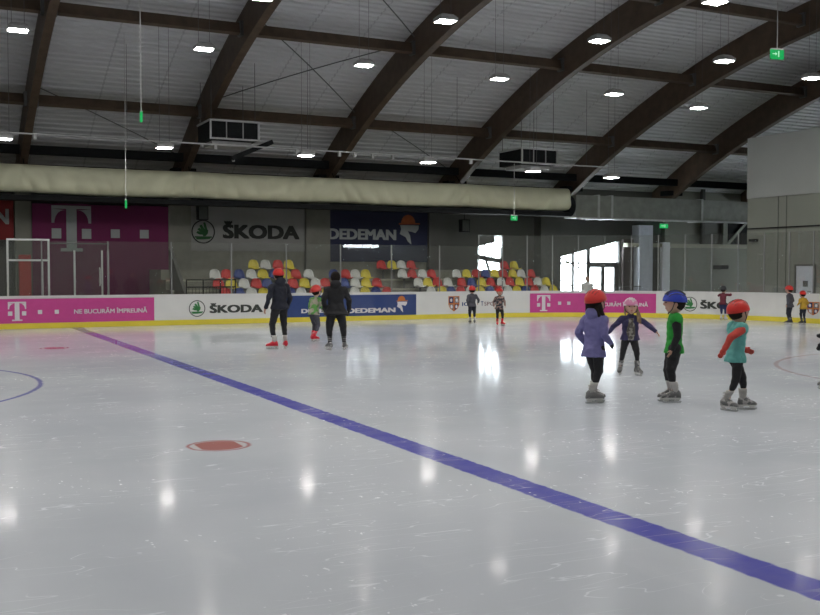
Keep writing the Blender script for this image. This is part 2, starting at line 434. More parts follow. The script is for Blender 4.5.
# pink panels
p1 = advert(-4.0, 6.62, .165, .885, M['magenta'])
mb = MB(); letter_T(mb, bfn(.010), 2.40, 2.90, .24, .80)
mb.build('logo', M['letter'], p1, clean=False)
for c in (3.28, 3.75): mb = MB(); squares(mb, bfn(.010), (c,), .43, .55, .12); mb.build('logo_square', M['letter'], p1, clean=False)
advert_letters(p1, M['letter'], 'NE BUCURĂM ÎMPREUNĂ', 4.24, 6.40, .42, .60, .025)
p2 = advert(20.30, 24.92, .165, .875, M['magenta'])
mb = MB(); letter_T(mb, bfn(.010), 20.57, 21.07, .22, .81)
mb.build('logo', M['letter'], p2, clean=False)
for c in (21.42, 21.76): mb = MB(); squares(mb, bfn(.010), (c,), .45, .57, .12); mb.build('logo_square', M['letter'], p2, clean=False)
advert_letters(p2, M['letter'], 'NE BUCURĂM ÎMPREUNĂ', 22.50, 24.63, .40, .58, .025)
# car maker lettering on the white boards
for c, x0, x1 in ((7.96, 8.36, 10.12), (26.13, 26.50, 28.30)):
    g = bpos(c, .004, .5)
    mb = MB(); ringpoly(mb, bfn(.006), c, .515, .235, .262)
    e = mb.build('emblem_ring', M['black'], boards, clean=False)
    mb = MB(); wing(mb, bfn(.006), c - .22, c + .22, .30, .74); mb.build('emblem', M['greenp'], e, clean=False)
    advert_letters(boards, M['black'], 'ŠKODA', x0, x1, .36, .68, .05, .006)
# blue panel
p3 = advert(10.85, 15.73, .15, .885, M['blue'])
advert_letters(p3, M['letter'], 'DEDEMAN', 11.45, 12.95, .30, .44, .05)
advert_letters(p3, M['letter'], 'DEDEMAN', 13.10, 14.92, .27, .43, .05)
mw, mo = MB(), MB(); doghead(mw, mo, bfn(.010), 14.96, 15.42, .26, .85)
mw.build('logo', M['letter'], p3, clean=False); mo.build('logo_cap', M['orange'], p3, clean=False)
# town shields
def shield(s0, s1, z0, z1):
    mb = MB(); poly(mb, SH, bfn(.006), s0, s1, z0, z1)
    e = mb.build('crest', M['orange'], boards, clean=False)
    ma, mbb = MB(), MB()
    w = s1 - s0; h = z1 - z0
    poly(ma, [(.07, .56), (.44, .56), (.44, .94), (.07, .94)], bfn(.009), s0, s1, z0, z1)
    poly(mbb, [(.56, .56), (.93, .56), (.93, .94), (.56, .94)], bfn(.009), s0, s1, z0, z1)
    poly(mbb, [(.07, .46), (.44, .46), (.44, .08), (.2, .22), (.07, .44)], bfn(.009), s0, s1, z0, z1)
    poly(ma, [(.56, .46), (.93, .46), (.93, .44), (.8, .22), (.56, .08)], bfn(.009), s0, s1, z0, z1)
    ma.build('crest_quarter', M['jeans'], e, clean=False); mbb.build('crest_quarter', M['boot_grey'], e, clean=False)
    
    for cx, cz in ((.25, .74), (.75, .74), (.28, .32), (.72, .32)):
        mc = MB(); poly(mc, [(cx - .08, cz - .1), (cx + .08, cz - .1), (cx + .1, cz + .05), (cx, cz + .12), (cx - .1, cz + .05)], bfn(.012), s0, s1, z0, z1)
        mc.build('crest_charge', M['letter'], e, clean=False)
shield(17.02, 17.47, .25, .80); shield(30.49, 31.0, .26, .70)
advert_letters(boards, M['blue'], 'IC', 17.58, 17.85, .44, .58, .02, .006)
advert_letters(boards, M['blue'], 'T', 18.36, 18.46, .44, .60, .02, .006)
advert_letters(boards, M['maroon'], 'SPORT', 18.50, 19.2, .44, .58, .0, .006)
# clear panels and posts
posts = [-.4, 1.45, 3.35, 5.25, 7.17, 9.09, 10.95, 12.88, 14.79, 16.68, 18.29] + [18.29 + .955 * k for k in range(1, 16)]
for i, s in enumerate(posts):
    tall = s > 18.2
    zt = 3.0 if tall else 2.6
    a, b, c, d = (bpos(s - .018, -.05), bpos(s + .018, -.05), bpos(s + .018, -.015), bpos(s - .018, -.015))
    MB().loft([[(q[0], q[1], z) for q in (a, b, c, d)] for z in (.97, zt)]).build('glass_post', M['postm'], boards)
    if i + 1 < len(posts):
        e = posts[i + 1]
        z1 = 3.0 if s > 18.2 else 2.6
        ribbon(s + .024, e - .024, .972, z1, -.036, -.026).build('glass_pane', M['plexi'], boards)

# white framed gates of the players' bench behind the boards
def rectframe(mb, x0, x1, z0, z1, y0, y1, w, bars=()):
    mb.box(x0, x0 + w, y0, y1, z0, z1); mb.box(x1 - w, x1, y0, y1, z0, z1)
    mb.box(x0 + w, x1 - w, y0, y1, z1 - w, z1)
    for z in bars: mb.box(x0 + w, x1 - w, y0, y1, z - w / 2, z + w / 2)
t = thing('bench_gate', 'white framed clear gate with crossbar behind the far left boards', 'gate', (3.02, 31.45, 0))
mb = MB(); rectframe(mb, -.60, .60, -.052, 2.66, -.03, .03, .055, (2.02,)); mb.build('frame', M['whitepaint'], t)
MB().box(-.545, .545, -.006, .006, .1, 2.60).build('pane', M['plexi'], t)
MB().box(.36, .41, -.06, -.03, .0, 2.02).build('mullion', M['lightmetal'], t)
t = thing('bench_screen', 'clear screen with dark head beam and grey posts in front of the large pink banner', 'screen', (4.45, 31.5, 0))
MB().box(-.80, .92, -.04, .04, 2.33, 2.52).build('head_panel', M['plexi'], t); MB().box(-.80, .92, -.03, .03, 2.52, 2.555).build('head_rail', M['bracket'], t)
for x in (-.11, .70, .88): MB().box(x - .025, x + .025, -.035, .035, -.052, 2.33).build('post', M['lightmetal'], t)
MB().box(-.78, -.14, -.006, .006, .1, 2.33).build('pane', M['plexi'], t)
MB().box(-.08, .67, -.006, .006, .1, 2.33).build('pane', M['plexi'], t)
mb = MB(); mb.tube([(.62, -.05, 1.25), (.62, -.11, 1.3), (.62, -.11, 1.75), (.62, -.05, 1.8)], .018); mb.build('handle', M['lightmetal'], t)

# ------------------------------------------------------------------ the hall
YW = 39.9                               # back wall plane
Yc, Zt, RR = 19.3, 10.79, 40.0          # arch circle (crest at Yc)
def arch_z(y, dz=0.0): return Zt + dz - RR + math.sqrt(RR * RR - (y - Yc) ** 2)
def apt(phi, dr=0.0): return (Yc + (RR + dr) * math.sin(phi), Zt - RR + (RR + dr) * math.cos(phi))
PH1 = math.asin((YW + .3 - Yc) / RR); PH0 = math.asin((-1.0 - Yc) / RR)

def wall_box(name, x0, x1, y0, y1, z0, z1, m):
    return struct(MB().box(x0, x1, y0, y1, z0, z1).build(name, m))
# back wall: openings for the two glazed parts
mb = MB()
W1 = (23.48, 24.80, .80, 3.16); W2 = (28.04, 31.72, .0, 3.21)
mb.box(XL, W1[0], YW, YW + .3, -.05, 8)
mb.box(W1[0], W1[1], YW, YW + .3, -.05, W1[2])
mb.prism([(W1[0], 2.86), (W1[1], 3.16), (W1[1], 8), (W1[0], 8)], YW, YW + .3)
mb.box(W1[1], W2[0], YW, YW + .3, -.05, 8)
mb.prism([(W2[0], 2.38), (W2[1], 3.22), (W2[1], 8), (W2[0], 8)], YW, YW + .3)
mb.box(W2[1], HX, YW, YW + .3, -.05, 8)
struct(mb.build('wall_back', M['wall_dark'], clean=False))
wall_box('wall_left', XL - .3, XL, -1.3, YW + .3, -.3, 12, M['wall_end'])
mb = MB(); mb.box(HX, HX + .3, -1.3, 31.5, -.3, 12); mb.box(HX, HX + .3, 36.0, YW + .3, -.3, 12)
mb.box(HX, HX + .3, 31.5, 36.0, -.3, .5); mb.box(HX, HX + .3, 31.5, 36.0, 2.6, 12)
struct(mb.build('wall_right', M['wall_dark'], clean=False))
t = struct(MB().box(HX + .14, HX + .15, 31.5, 36.0, .5, 2.6).build('window_4', M['window']))  # unseen window added to bring daylight into the far right recess
mb = MB()
for y in (31.53, 33.0, 34.5, 35.97): mb.box(HX + .10, HX + .19, y - .03, y + .03, .5, 2.6)
mb.box(HX + .10, HX + .19, 31.5, 36.0, .5, .56); mb.box(HX + .10, HX + .19, 31.5, 36.0, 2.54, 2.6)
mb.build('window_frame', M['bracket'], t)
# front wall behind the viewpoint, with one tall bright window
mb = MB(); FW = (26.4, 29.2, 3.3, 5.7)
mb.box(XL, FW[0], -1.3, -1.0, -.3, 12); mb.box(FW[1], HX, -1.3, -1.0, -.3, 12)
mb.box(FW[0], FW[1], -1.3, -1.0, -.3, FW[2]); mb.box(FW[0], FW[1], -1.3, -1.0, FW[3], 12)
struct(mb.build('wall_front', M['wall_end'], clean=False))
def window(name, pts, y, bars, frame_m, fw=.05):
    """pts: polygon (x,z) of the opening; bars: list of (x0,z0,x1,z1,w)"""
    g = MB(); g.prism(pts, y + .10, y + .112)
    o = struct(g.build(name, M['window']))
    fr = MB()
    n = len(pts)
    for i in range(n):
        a = Vector((pts[i][0], y + .1, pts[i][1])); b = Vector((pts[(i + 1) % n][0], y + .1, pts[(i + 1) % n][1]))
        bars = bars + [(a.x, a.z, b.x, b.z, fw)]
    for (x0, z0, x1, z1, w) in bars:
        a = Vector((x0, y + .1, z0)); b = Vector((x1, y + .1, z1)); d = (b - a); ln = d.length; ang = math.atan2(d.z, d.x)
        m = Matrix.Translation((a + b) / 2) @ Matrix.Rotation(-ang, 4, 'Y')
        fr.box(-ln / 2, ln / 2, -.035, .035, -w / 2, w / 2, m)
    f = fr.build('window_frame', frame_m, o)
    return o
window('window_1', [(W1[0], W1[2]), (W1[1], W1[2]), (W1[1], 3.16), (W1[0], 2.86)], YW,
       [(23.48, 2.36, 24.8, 2.16, .22), (23.90, 2.3, 23.90, 2.95, .06), (24.30, 2.2, 24.30, 3.04, .06), (23.92, 2.3, 24.15, 1.7, .12), (24.15, 1.7, 24.5, 1.1, .12)], M['bracket'])
w2o = window('window_2', [(W2[0], .02), (W2[1], .02), (W2[1], 3.22), (W2[0], 2.38)], YW,
       [(28.04, 2.09, 31.72, 2.09, .09), (28.93, .1, 28.93, 2.6, .13), (29.86, .1, 29.86, 2.8, .20), (29.9, 1.98, 31.72, 1.98, .20),
        (30.74, .1, 30.74, 1.98, .20), (31.58, .1, 31.58, 1.98, .26), (28.1, 2.36, 29.8, 1.66, .06), (28.1, 1.3, 29.0, .9, .05), (29.9, 1.0, 31.72, 1.0, .06)], M['bracket'])
window('window_3', [(FW[0], FW[2]), (FW[1], FW[2]), (FW[1], FW[3]), (FW[0], FW[3])], -1.3,
       [(27.9, 3.3, 27.9, 5.7, .06), (26.5, 4.2, 29.2, 4.2, .06)], M['bracket'])
# small dark plate on the glazed door and push bar rail in front
MB().box(30.98, 31.28, YW + .09, YW + .10, 1.30, 1.40).build('door_plate', M['black'], w2o)
t = thing('handrail', 'thin dark handrail in front of the glazed entrance doors', 'railing', (31.2, 39.2, -.052))
mb = MB(); mb.tube([(-1.4, 0, .98), (1.3, 0, .98)], .02); mb.build('rail', M['bracket'], t)
for x in (-1.3, .0, 1.2): MB().tube([(x, 0, 0), (x, 0, .98)], .018).build('post', M['bracket'], t)

# pillars along the back wall
px = [(-8.6, -7.8), (-2.75, -2.0), (3.33, 3.90), (8.98, 9.88), (14.76, 15.84), (20.60, 21.46), (26.58, 27.74), (32.50, 33.34), (33.98, 34.46)]
for i, (a, b) in enumerate(px):
    m = M['pillar'] if i < 5 else (M['wall_dark'] if i < 7 else M['pale'])
    if i == 8: m = M['white_col']
    o = MB().box(a, b, 39.3, YW, -.052, 4.6 if i < 7 else (4.0 if i == 7 else 3.16)).build('trim_%d' % (i + 1), m)
    struct(o)
wall_box('trim_10', 33.35, 33.97, 39.5, YW, -.052, 4.0, M['wall_dark'])
# brown door reveal beside the glazing
wall_box('trim_11', 31.80, 32.45, 39.7, YW, -.052, 3.3, mat('dark_brown_panel', (.035, .022, .022), .7))
# end block of the hall (right) and recess behind it
wall_box('wall_right', 29.5, 41, -1.0, 29.17, -.05, 4.55, M['wall_end'])
wall_box('wall_right', 29.46, 41, -1.0, 29.17, 4.55, 6.92, M['wall_white'])
wall_box('trim_12', 29.44, 29.5, -.9, 29.17, 3.34, 3.38, M['steel_dark'])
for y in (27.6, 27.2): wall_box('trim_13', 29.485, 29.5, y - .015, y + .015, .0, 4.55, M['wall'])
# door in the end block
t = struct(MB().box(29.47, 29.5, 25.86, 26.68, -.05, 1.89).build('door_1', M['pale']))
mb = MB(); mb.box(29.44, 29.5, 25.80, 25.86, -.05, 1.95); mb.box(29.44, 29.5, 26.68, 26.74, -.05, 1.95); mb.box(29.44, 29.5, 25.80, 26.74, 1.89, 1.95)
mb.build('door_frame', M['wall'], t)
MB().box(29.455, 29.47, 26.13, 26.35, 1.12, 1.34).build('door_plate', M['bracket'], t)
MB().tube([(29.47, 25.98, .95), (29.42, 25.98, .95), (29.42, 26.1, .95)], .012).build('door_handle', M['bracket'], t)
t = tag(MB().box(29.3, 29.5, 28.6, 28.9, 2.85, 2.95).build('wall_lamp', M['steel_dark']), 'small dark bulkhead lamp high on the grey end wall', 'lamp')
# mezzanine and recess on the right of the back wall
wall_box('wall_back', 34.47, HX, 39.6, YW, -.052, 2.90, M['wall_far'])
wall_box('wall_back', 34.47, HX, 39.72, YW, 3.10, 8, M['wall_far'])
wall_box('trim_20', 9.9, 20.58, 39.55, YW, 1.6, 2.62, M['concrete'])
wall_box('trim_14', 31.8, HX, 39.35, YW, 2.90, 3.10, M['ledge'])
wall_box('trim_15', 36.9, HX, 39.7, YW - .005, 3.10, 4.62, M['wall'])
wall_box('trim_16', 38.6, HX, 39.66, 39.70, 3.15, 4.50, M['steel_dark'])  # flat black sheet painted in place of the opening's depth and shade
wall_box('trim_17', 37.0, HX, 39.55, 39.7, 4.60, 4.75, M['steel_dark'])
wall_box('trim_18', 38.25, 38.55, 39.5, 39.7, 3.10, 4.6, M['wall_end'])
wall_box('trim_19', 36.8, 36.98, 39.5, 39.7, 3.10, 6.2, M['wall_dark'])
o = MB().box(-1.15, 1.15, -.04, .04, -.07, .07, Matrix.Rotation(R(-42), 4, 'Y')).build('brace', M['wall_end'], loc=(39.5, 39.56, 3.9))
tag(o, 'pale diagonal brace in the dark opening above the ledge on the right', 'brace')
o = MB().box(-.25, .25, -.3, .3, -.1, .1).build('wall_lamp', M['steel_dark'], loc=(37.9, 39.3, 1.9)); tag(o, 'dark shaded lamp on the grey wall beneath the ledge', 'lamp')

# ------------------------------------------------------------------ roof
def ceiling_mat():
    m, nt, out = newmat('white_steel_deck')
    N = nt.nodes; L = nt.links
    p = N.new('ShaderNodeBsdfPrincipled'); p.inputs['Roughness'].default_value = .6
    tc = N.new('ShaderNodeTexCoord'); sx = N.new('ShaderNodeSeparateXYZ'); L.new(tc.outputs['Object'], sx.inputs[0])
    a = N.new('ShaderNodeMath'); a.operation = 'PINGPONG'; a.inputs[1].default_value = .98; L.new(sx.outputs[0], a.inputs[0])
    b = N.new('ShaderNodeMath'); b.operation = 'LESS_THAN'; b.inputs[1].default_value = .03; L.new(a.outputs[0], b.inputs[0])
    n = N.new('ShaderNodeTexNoise'); n.inputs['Scale'].default_value = .7; n.inputs['Detail'].default_value = 4; L.new(tc.outputs['Object'], n.inputs['Vector'])
    cr = N.new('ShaderNodeValToRGB'); cr.color_ramp.elements[0].color = (.50, .505, .51, 1); cr.color_ramp.elements[1].color = (.58, .585, .59, 1)
    L.new(n.outputs['Fac'], cr.inputs['Fac'])
    mx = N.new('ShaderNodeMix'); mx.data_type = 'RGBA'; L.new(b.outputs[0], mx.inputs[0]); L.new(cr.outputs[0], mx.inputs[6]); mx.inputs[7].default_value = (.43, .435, .44, 1)
    L.new(mx.outputs[2], p.inputs['Base Color']); L.new(p.outputs[0], out.inputs[0])
    return m
BD, BW = 1.05, .26                     # arch beam depth and width
pitch = .28
prof = []
nph = int((PH1 - PH0) * (RR + .6) / pitch)
for k in range(nph + 1):
    ph = PH0 + (PH1 - PH0) * k / nph; dp = pitch / (RR + .6)
    for t_, dr in ((0, .62), (.42, .62), (.5, .56), (.92, .56)):
        prof.append(apt(ph + t_ * dp, dr))
vs = []; fs = []
for y, z in prof: vs += [(XL, y, z), (HX, y, z)]
for k in range(len(prof) - 1): fs.append((2 * k, 2 * k + 1, 2 * k + 3, 2 * k + 2))
top = [(Yc + (RR + 1.0) * math.sin(PH0 + (PH1 - PH0) * k / 24), Zt - RR + (RR + 1.0) * math.cos(PH0 + (PH1 - PH0) * k / 24)) for k in range(25)]
n0 = len(vs)
for y, z in top: vs += [(XL, y, z), (HX, y, z)]
for k in range(24): fs.append((n0 + 2 * k, n0 + 2 * k + 2, n0 + 2 * k + 3, n0 + 2 * k + 1))
struct(MB().add(vs, fs).build('ceiling', ceiling_mat(), clean=False))

AX = [-8.3, -2.4, 3.55, 9.4, 15.4, 21.5, 27.8, 33.9, 39.8]
pur_y = [35.4, 30.3, 24.95, 19.3, 13.65, 8.3, 3.2]
arch_lab = {2: 'laminated timber roof arch at the far left', 3: 'laminated timber roof arch passing left of the left hanging cabinet, second from left',
            4: 'laminated timber roof arch in the middle of the picture, third from left', 5: 'laminated timber roof arch just left of the right hanging cabinet, fourth from left',
            6: 'laminated timber roof arch right of the right hanging cabinet, fifth from left', 7: 'laminated timber roof arch farthest right above the pale end block',
            0: 'laminated timber roof arch left of the visible roof', 1: 'laminated timber roof arch just left of the visible roof', 8: 'laminated timber roof arch beyond the end block'}
for i, x in enumerate(AX):
    t = thing('roof_arch', arch_lab[i], 'roof beam', (x, 0, 0), 0, 'timber roof arches')
    n = 48; rings = []
    for k in range(n + 1):
        ph = PH0 + (PH1 - .012 - PH0) * k / n
        a = apt(ph, -BD / 2); b = apt(ph, .555)
        rings.append([(-BW / 2, *a), (BW / 2, *a), (BW / 2, *b), (-BW / 2, *b)])
    MB().loft(rings).build('beam', M['wood'], t)
    for y in pur_y:
        for sgn in (-1, 1):
            z = arch_z(y)
            mb = MB(); x0 = sgn * BW / 2; mb.box(min(x0, x0 + sgn * .10), max(x0, x0 + sgn * .10), y - .16, y + .16, z - .22, z + .24)
            mb.build('joist_hanger', M['bracket'], t)
    if i in (3, 4, 5, 6, 7): MB().box(-.45, .45, 38.3, 38.9, 5.45, 5.68).build('foot_plate', M['steel_dark'], t)
# purlins between arches
rown = {0: 'lowest visible row', 1: 'middle visible row', 2: 'upper visible row'}
baynm = ['left of the first visible arch', 'left of the first visible arch', 'between the first and second visible arches', 'between the second and third visible arches',
         'between the third and fourth visible arches', 'between the fourth and fifth visible arches', 'between the fifth and sixth visible arches', 'right of the sixth visible arch']
for r_, y in enumerate(pur_y):
    for i in range(len(AX) - 1):
        if r_ > 2 and (i < 2): continue
        a, b = AX[i] + BW / 2 + .002, AX[i + 1] - BW / 2 - .002
        z = arch_z(y); sl = math.asin((y - Yc) / RR)
        m = Matrix.Translation((0, y, z)) @ Matrix.Rotation(-sl, 4, 'X')
        o = MB().box(a, b, -.09, .09, -.17, .17, m).build('roof_purlin', M['wood'])
        lab = 'timber purlin in the %s, %s' % (rown[r_], baynm[i]) if r_ < 3 else 'timber purlin overhead behind the visible roof rows'
        tag(o, lab, 'roof beam', 'roof purlins')
# bracing rods
def rod(pts, r, name, label, cat, group=None, m='cable'):
    return tag(MB().tube(pts, r, 5).build(name, M[m]), label, cat, group)
def P(x, y, dz=.2): return (x, y, arch_z(y) + dz)
for nm, (a, b) in (('upper diagonal of the crossed pair', (9.6, 15.2)),):
    pass
def brace(x0, y0, x1, y1, label):
    pts = [P(x0 + (x1 - x0) * k / 6, y0 + (y1 - y0) * k / 6, .30) for k in range(7)]
    rod(pts, .022, 'brace_rod', label, 'brace', 'roof bracing rods')
brace(9.6, 30.0, 15.2, 35.2, 'thin diagonal rod under the roof falling to the right between second and third arches')
brace(9.6, 35.2, 15.2, 30.6, 'thin diagonal rod under the roof rising to the right between second and third arches')
brace(9.6, 24.8, 15.2, 30.1, 'thin diagonal roof rod falling to the third arch near the picture top')
brace(3.8, 35.2, 9.2, 38.5, 'thin diagonal roof rod low between first and second arches')
brace(15.6, 35.2, 21.3, 38.6, 'thin diagonal roof rod low between third and fourth arches')

# dark steel eaves beam
o = MB().box(XL, 45, 38.0, 38.25, 5.90, 6.22).build('eaves_beam', M['steel_dark']); tag(o, 'long black steel beam running below the roof above the cream duct', 'beam')
# thin pipe
t = thing('sprinkler_pipe', 'thin pale pipe running along the far side below the roof', 'pipe')
MB().tube([(XL, 32.85, 5.95), (26.0, 32.85, 5.95)], .028, 6).build('pipe', M['whitepipe'], t)
for x in (3.4, 9.1, 12.0, 13.6, 14.2, 14.9, 15.7, 19.0):
    MB().box(x - .05, x + .05, 32.80, 32.90, 5.78, 5.94).build('sprinkler_head', M['whitepipe'], t)
for x in (0, 6.2, 12.4, 18.4, 24.4):
    MB().tube([(x, 32.85, 5.97), (x, 32.85, arch_z(32.85) + .58)], .008, 5).build('hanger', M['cable'], t)

# fabric duct
def fabric_duct():
    t = thing('fabric_duct', 'long wrinkled fabric air duct over the stand, light-tinted cream', 'air duct', (0, 37, 0))
    rings = []; nx = 900; x0, x1 = XL, 26.3; n = 26
    for i in range(nx + 1):
        x = x0 + (x1 - x0) * i / nx; ring = []
        seg = 5.9; u = ((x - 3.4) % seg) / seg
        sag = .05 * math.sin(PI * u)
        for k in range(n):
            a = 2 * PI * k / n
            ca, sa = math.cos(a), math.sin(a)
            y = .50 * (abs(ca) ** .75) * (1 if ca > 0 else -1); z = .485 * (abs(sa) ** .8) * (1 if sa > 0 else -1)
            # drape folds fanning from the bay ends
            zz = (z + .5)
            ph_ = x * 8.5 + zz * 5.5 * (1 if u < .5 else -1) + 3 * noise.noise(Vector((x * .8, zz, 0)))
            fold = (abs(math.sin(ph_ / 2)) - .6) * .26 * (.35 + 1.0 * abs(2 * u - 1)) * (1.15 - zz * .7)
            w = noise.noise(Vector((x * 1.3, zz * 2, 3))) * .05
            d = 1 + fold * 1.1 + w
            ring.append((x, y * d, 4.93 + z - sag * (1 if z < 0 else .4) + .015 * noise.noise(Vector((x * 2, 0, 9)))))
        rings.append(ring)
    MB().loft(rings).build('fabric', M['duct'], t, smooth=True)
    MB().box(XL, 26.4, -.30, .30, 4.16, 4.335).build('support_rail', M['steel_dark'], t)
    for k in range(7):
        x = -2.4 + 5.9 * k
        if x < 27: MB().tube([(x, .3, 5.3), (x, 1.1, 6.0)], .02, 6).build('hanger', M['steel_dark'], t)
fabric_duct()
t = thing('metal_duct', 'grey rectangular metal air duct right of the cream fabric duct', 'air duct', (0, 37, 0))
mb = MB(); mb.box(26.6, 41, -.45, .45, 4.10, 5.12); mb.build('duct_body', M['galv'], t)
mb = MB(); mb.box(26.6, 41, -.60, -.45, 4.04, 4.12); mb.build('bottom_flange', M['lightmetal'], t)
for x in (27.85, 28.6, 34.0): MB().box(x - .05, x + .05, -.49, .49, 4.06, 5.16).build('flange', M['lightmetal'], t)
MB().loft([[(26.32, .46 * math.cos(2 * PI * k / 16), 4.83 + .46 * math.sin(2 * PI * k / 16)) for k in range(16)],
           [(26.6, .44 * math.cos(2 * PI * k / 16), 4.62 + .46 * math.sin(2 * PI * k / 16)) for k in range(16)]]).build('collar', M['steel_dark'], t)

# hanging cabinets
def cabinet(x0, x1, z0, z1, label, arm):
    w = x1 - x0; h = z1 - z0
    t = thing('hanging_cabinet', label, 'air handling unit', (x0, 33, z0), 0, 'black cabinets hung below the roof')
    mb = MB(); mb.box(.04, w - .04, .06, 1.75, 0, h); mb.build('case', M['steel_dark'], t, bevel=.015)
    mb = MB(); f = .055
    mb.box(0, f, 0, .06, 0, h); mb.box(w - f, w, 0, .06, 0, h); mb.box(f, w - f, 0, .06, 0, f); mb.box(f, w - f, 0, .06, h - f, h)
    mb.build('front_frame', M['whitepipe'], t)
    for k in (1, 2): MB().box(w * k / 3 - .014, w * k / 3 + .014, .01, .05, f, h - f).build('front_bar', M['lamp_house'], t)
    mb = MB(); mb.box(0, .04, .06, 1.75, h - .05, h + .01); mb.build('side_edge', M['whitepipe'], t)
    mb = MB()
    for k in range(9): mb.box(f, w - f, .055, .062, f + (h - 2 * f) * k / 9, f + (h - 2 * f) * (k + .5) / 9)
    mb.build('grille', M['steel_dark'], t)
    MB().box(.15, w - .2, .3, 1.4, -.16, -.02).build('drip_tray', M['lamp_house'], t)
    for x, y in ((.1, .2), (w - .1, .2), (.1, 1.6), (w - .1, 1.6)):
        MB().tube([(x, y, h - .02), (x, y, arch_z(33 + y) + .56 - z0)], .012, 5).build('hanger', M['cable'], t)
    if arm:
        MB().box(-.8, .8, -.07, .07, -.08, .08, Matrix.Translation((1.5, .1, -.30)) @ Matrix.Rotation(R(-24), 4, 'Y')).build('arm', M['steel_dark'], t)
        MB().tube([(.83, .1, -.55), (.83, .1, -.72)], .05, 8).build('arm_end', M['lamp_house'], t)
    else:
        MB().tube([(w * .5, .5, -.02), (w * .5, .5, -.5)], .05, 8).build('arm', M['steel_dark'], t)
cabinet(8.96, 10.70, 6.16, 6.83, 'black hanging cabinet with white-edged three-part front, the left of two', True)
cabinet(21.40, 23.12, 5.93, 6.56, 'black hanging cabinet with white-edged three-part front, the right of two', False)

# speakers
for x, z, lab in ((10.15, 3.98, 'small black loudspeaker hanging above the green emblem on the pale banner'), (22.0, 3.72, 'small black loudspeaker hanging right of the navy banner')):
    t = thing('loudspeaker', lab, 'loudspeaker', (x, 38.6, z))
    MB().box(-.21, .21, -.15, .15, -.28, .28).build('cabinet', M['steel_dark'], t, bevel=.02)
    MB().box(-.17, .17, -.165, -.15, -.24, .24).build('grille', M['black'], t)
    MB().tube([(0, 0, .27), (0, .0, .55), (0, .65, .6)], .02, 6).build('bracket', M['steel_dark'], t)

# ------------------------------------------------------------------ lamps
def make_lamp():
    t = thing('ceiling_lamp', 'x', 'lamp', (0, 0, 0), 0)
    mb = MB()
    r0 = [(-.25, -.21, 0), (.25, -.21, 0), (.25, .21, 0), (-.25, .21, 0)]
    mb.loft([r0, [(x * 1.0, y * 1.0, .08) for x, y, z in r0], [(x * .62, y * .6, .17) for x, y, z in r0]])
    mb.build('housing', M['lamp_house'], t)
    MB().box(-.215, .215, -.175, .175, -.012, -.002).build('lens', M['lens'], t)
    mb = MB(); mb.tube([(-.15, 0, .16), (-.15, 0, 1)], .006, 4); mb.build('cable', M['cable'], t)
    mb = MB(); mb.tube([(.15, 0, .16), (.15, 0, 1)], .006, 4); mb.build('cable', M['cable'], t)
    return t
lampP = make_lamp()
LX = [-7.0, -2.3, 2.38, 7.05, 11.75, 16.35, 20.8, 24.45]
LXf = [-7, -2.3, 2.8, 7.3, 12.1, 16.9, 21.45, 25.1]
LROW = [(31.3, 5.55, LX), (26.5, 7.66, LX), (22.2, 8.0, LXf), (17.8, 8.0, LXf), (13.2, 8.0, LXf), (8.6, 7.9, LXf), (4.0, 7.6, LXf)]
seen = {0: [2, 3, 4, 5, 6, 7], 1: [2, 3, 4, 5, 6, 7], 2: [3, 4, 5, 6, 7], 3: [5]}
desc = {0: 'lit lamp in the low far row just above the cream duct, %s from left', 1: 'lit lamp in the second row from the far side, %s from left',
        2: 'lit lamp in the third row from the far side, %s from left', 3: 'lit lamp touching the picture top right of the fourth arch%s'}
first = True
for r_, (y, z, xs) in enumerate(LROW):
    cnt = 0
    for i, x in enumerate(xs):
        if x > 29.4: continue
        t = lampP if first else copy_tree(lampP); first = False
        zz = z - (0.0 if x < 18 else (.12 if x < 23 else .3 if r_ else .2))
        t.location = (x, y, zz)
        L_ = arch_z(y) + .56 - zz
        for ch in kids(t):
            if ch.name.startswith('cable'):
                ch.scale = (1, 1, 1)
                me = ch.data.copy(); ch.data = me
                for v in me.vertices:
                    if v.co.z > .5: v.co.z = L_
        t['group'] = 'high bay lamps over the rink'
        if i in seen.get(r_, []):
            t['label'] = desc[r_] % (ORD[cnt] if r_ < 3 else ''); cnt += 1
        else:
            t['label'] = 'lit high bay lamp overhead outside the visible roof'

# exit signs
def exit_sign(x, y, z, w, h, rz, label, top, sym=True):
    t = thing('exit_sign', label, 'exit sign', (x, y, z), rz, 'green exit signs')
    MB().box(-w / 2, w / 2, -.03, .03, -h / 2, h / 2).build('sign_box', M['exitg'], t)
    if sym:
        mb = MB()
        for yy in (-.033, .033):
            fn = lambda a, b, yy=yy: (a, yy, b)
            poly(mb, [(0, 0), (.3, .0), (.3, 1), (0, 1)], fn, .02 * w, .36 * w, -.3 * h, .3 * h)        # doorway
            poly(mb, [(0, .4), (.6, .4), (.6, .15), (1, .5), (.6, .85), (.6, .6), (0, .6)], fn, -.42 * w, -.04 * w, -.25 * h, .25 * h)  # arrow
        mb.build('sign_symbol', M['exitw'], t, clean=False)
        MB().box(-w / 2, w / 2, -.032, .032, h / 2 - .02, h / 2 + .015).build('sign_rim', M['whitepipe'], t)
    MB().tube([(0, 0, h / 2), (0, 0, top - z)], .012, 5).build('cable', M['whitepipe'], t)
    return t
exit_sign(4.76, 23.5, 5.28, .34, .20, R(80), 'green exit sign hanging on a long cord right of the first arch', arch_z(23.5) + .56)
exit_sign(6.02, 32.2, 3.82, .34, .24, R(80), 'green exit sign hanging in front of the large pink banner', arch_z(32.2) + .56)
exit_sign(21.05, 33.0, 3.78, .36, .20, R(20), 'green exit sign hanging right of the navy banner and loudspeaker', 5.9)
exit_sign(20.13, 18.95, 7.33, .38, .26, R(-10), 'large green exit sign hanging at upper right near the roof', arch_z(18.95) + .56)
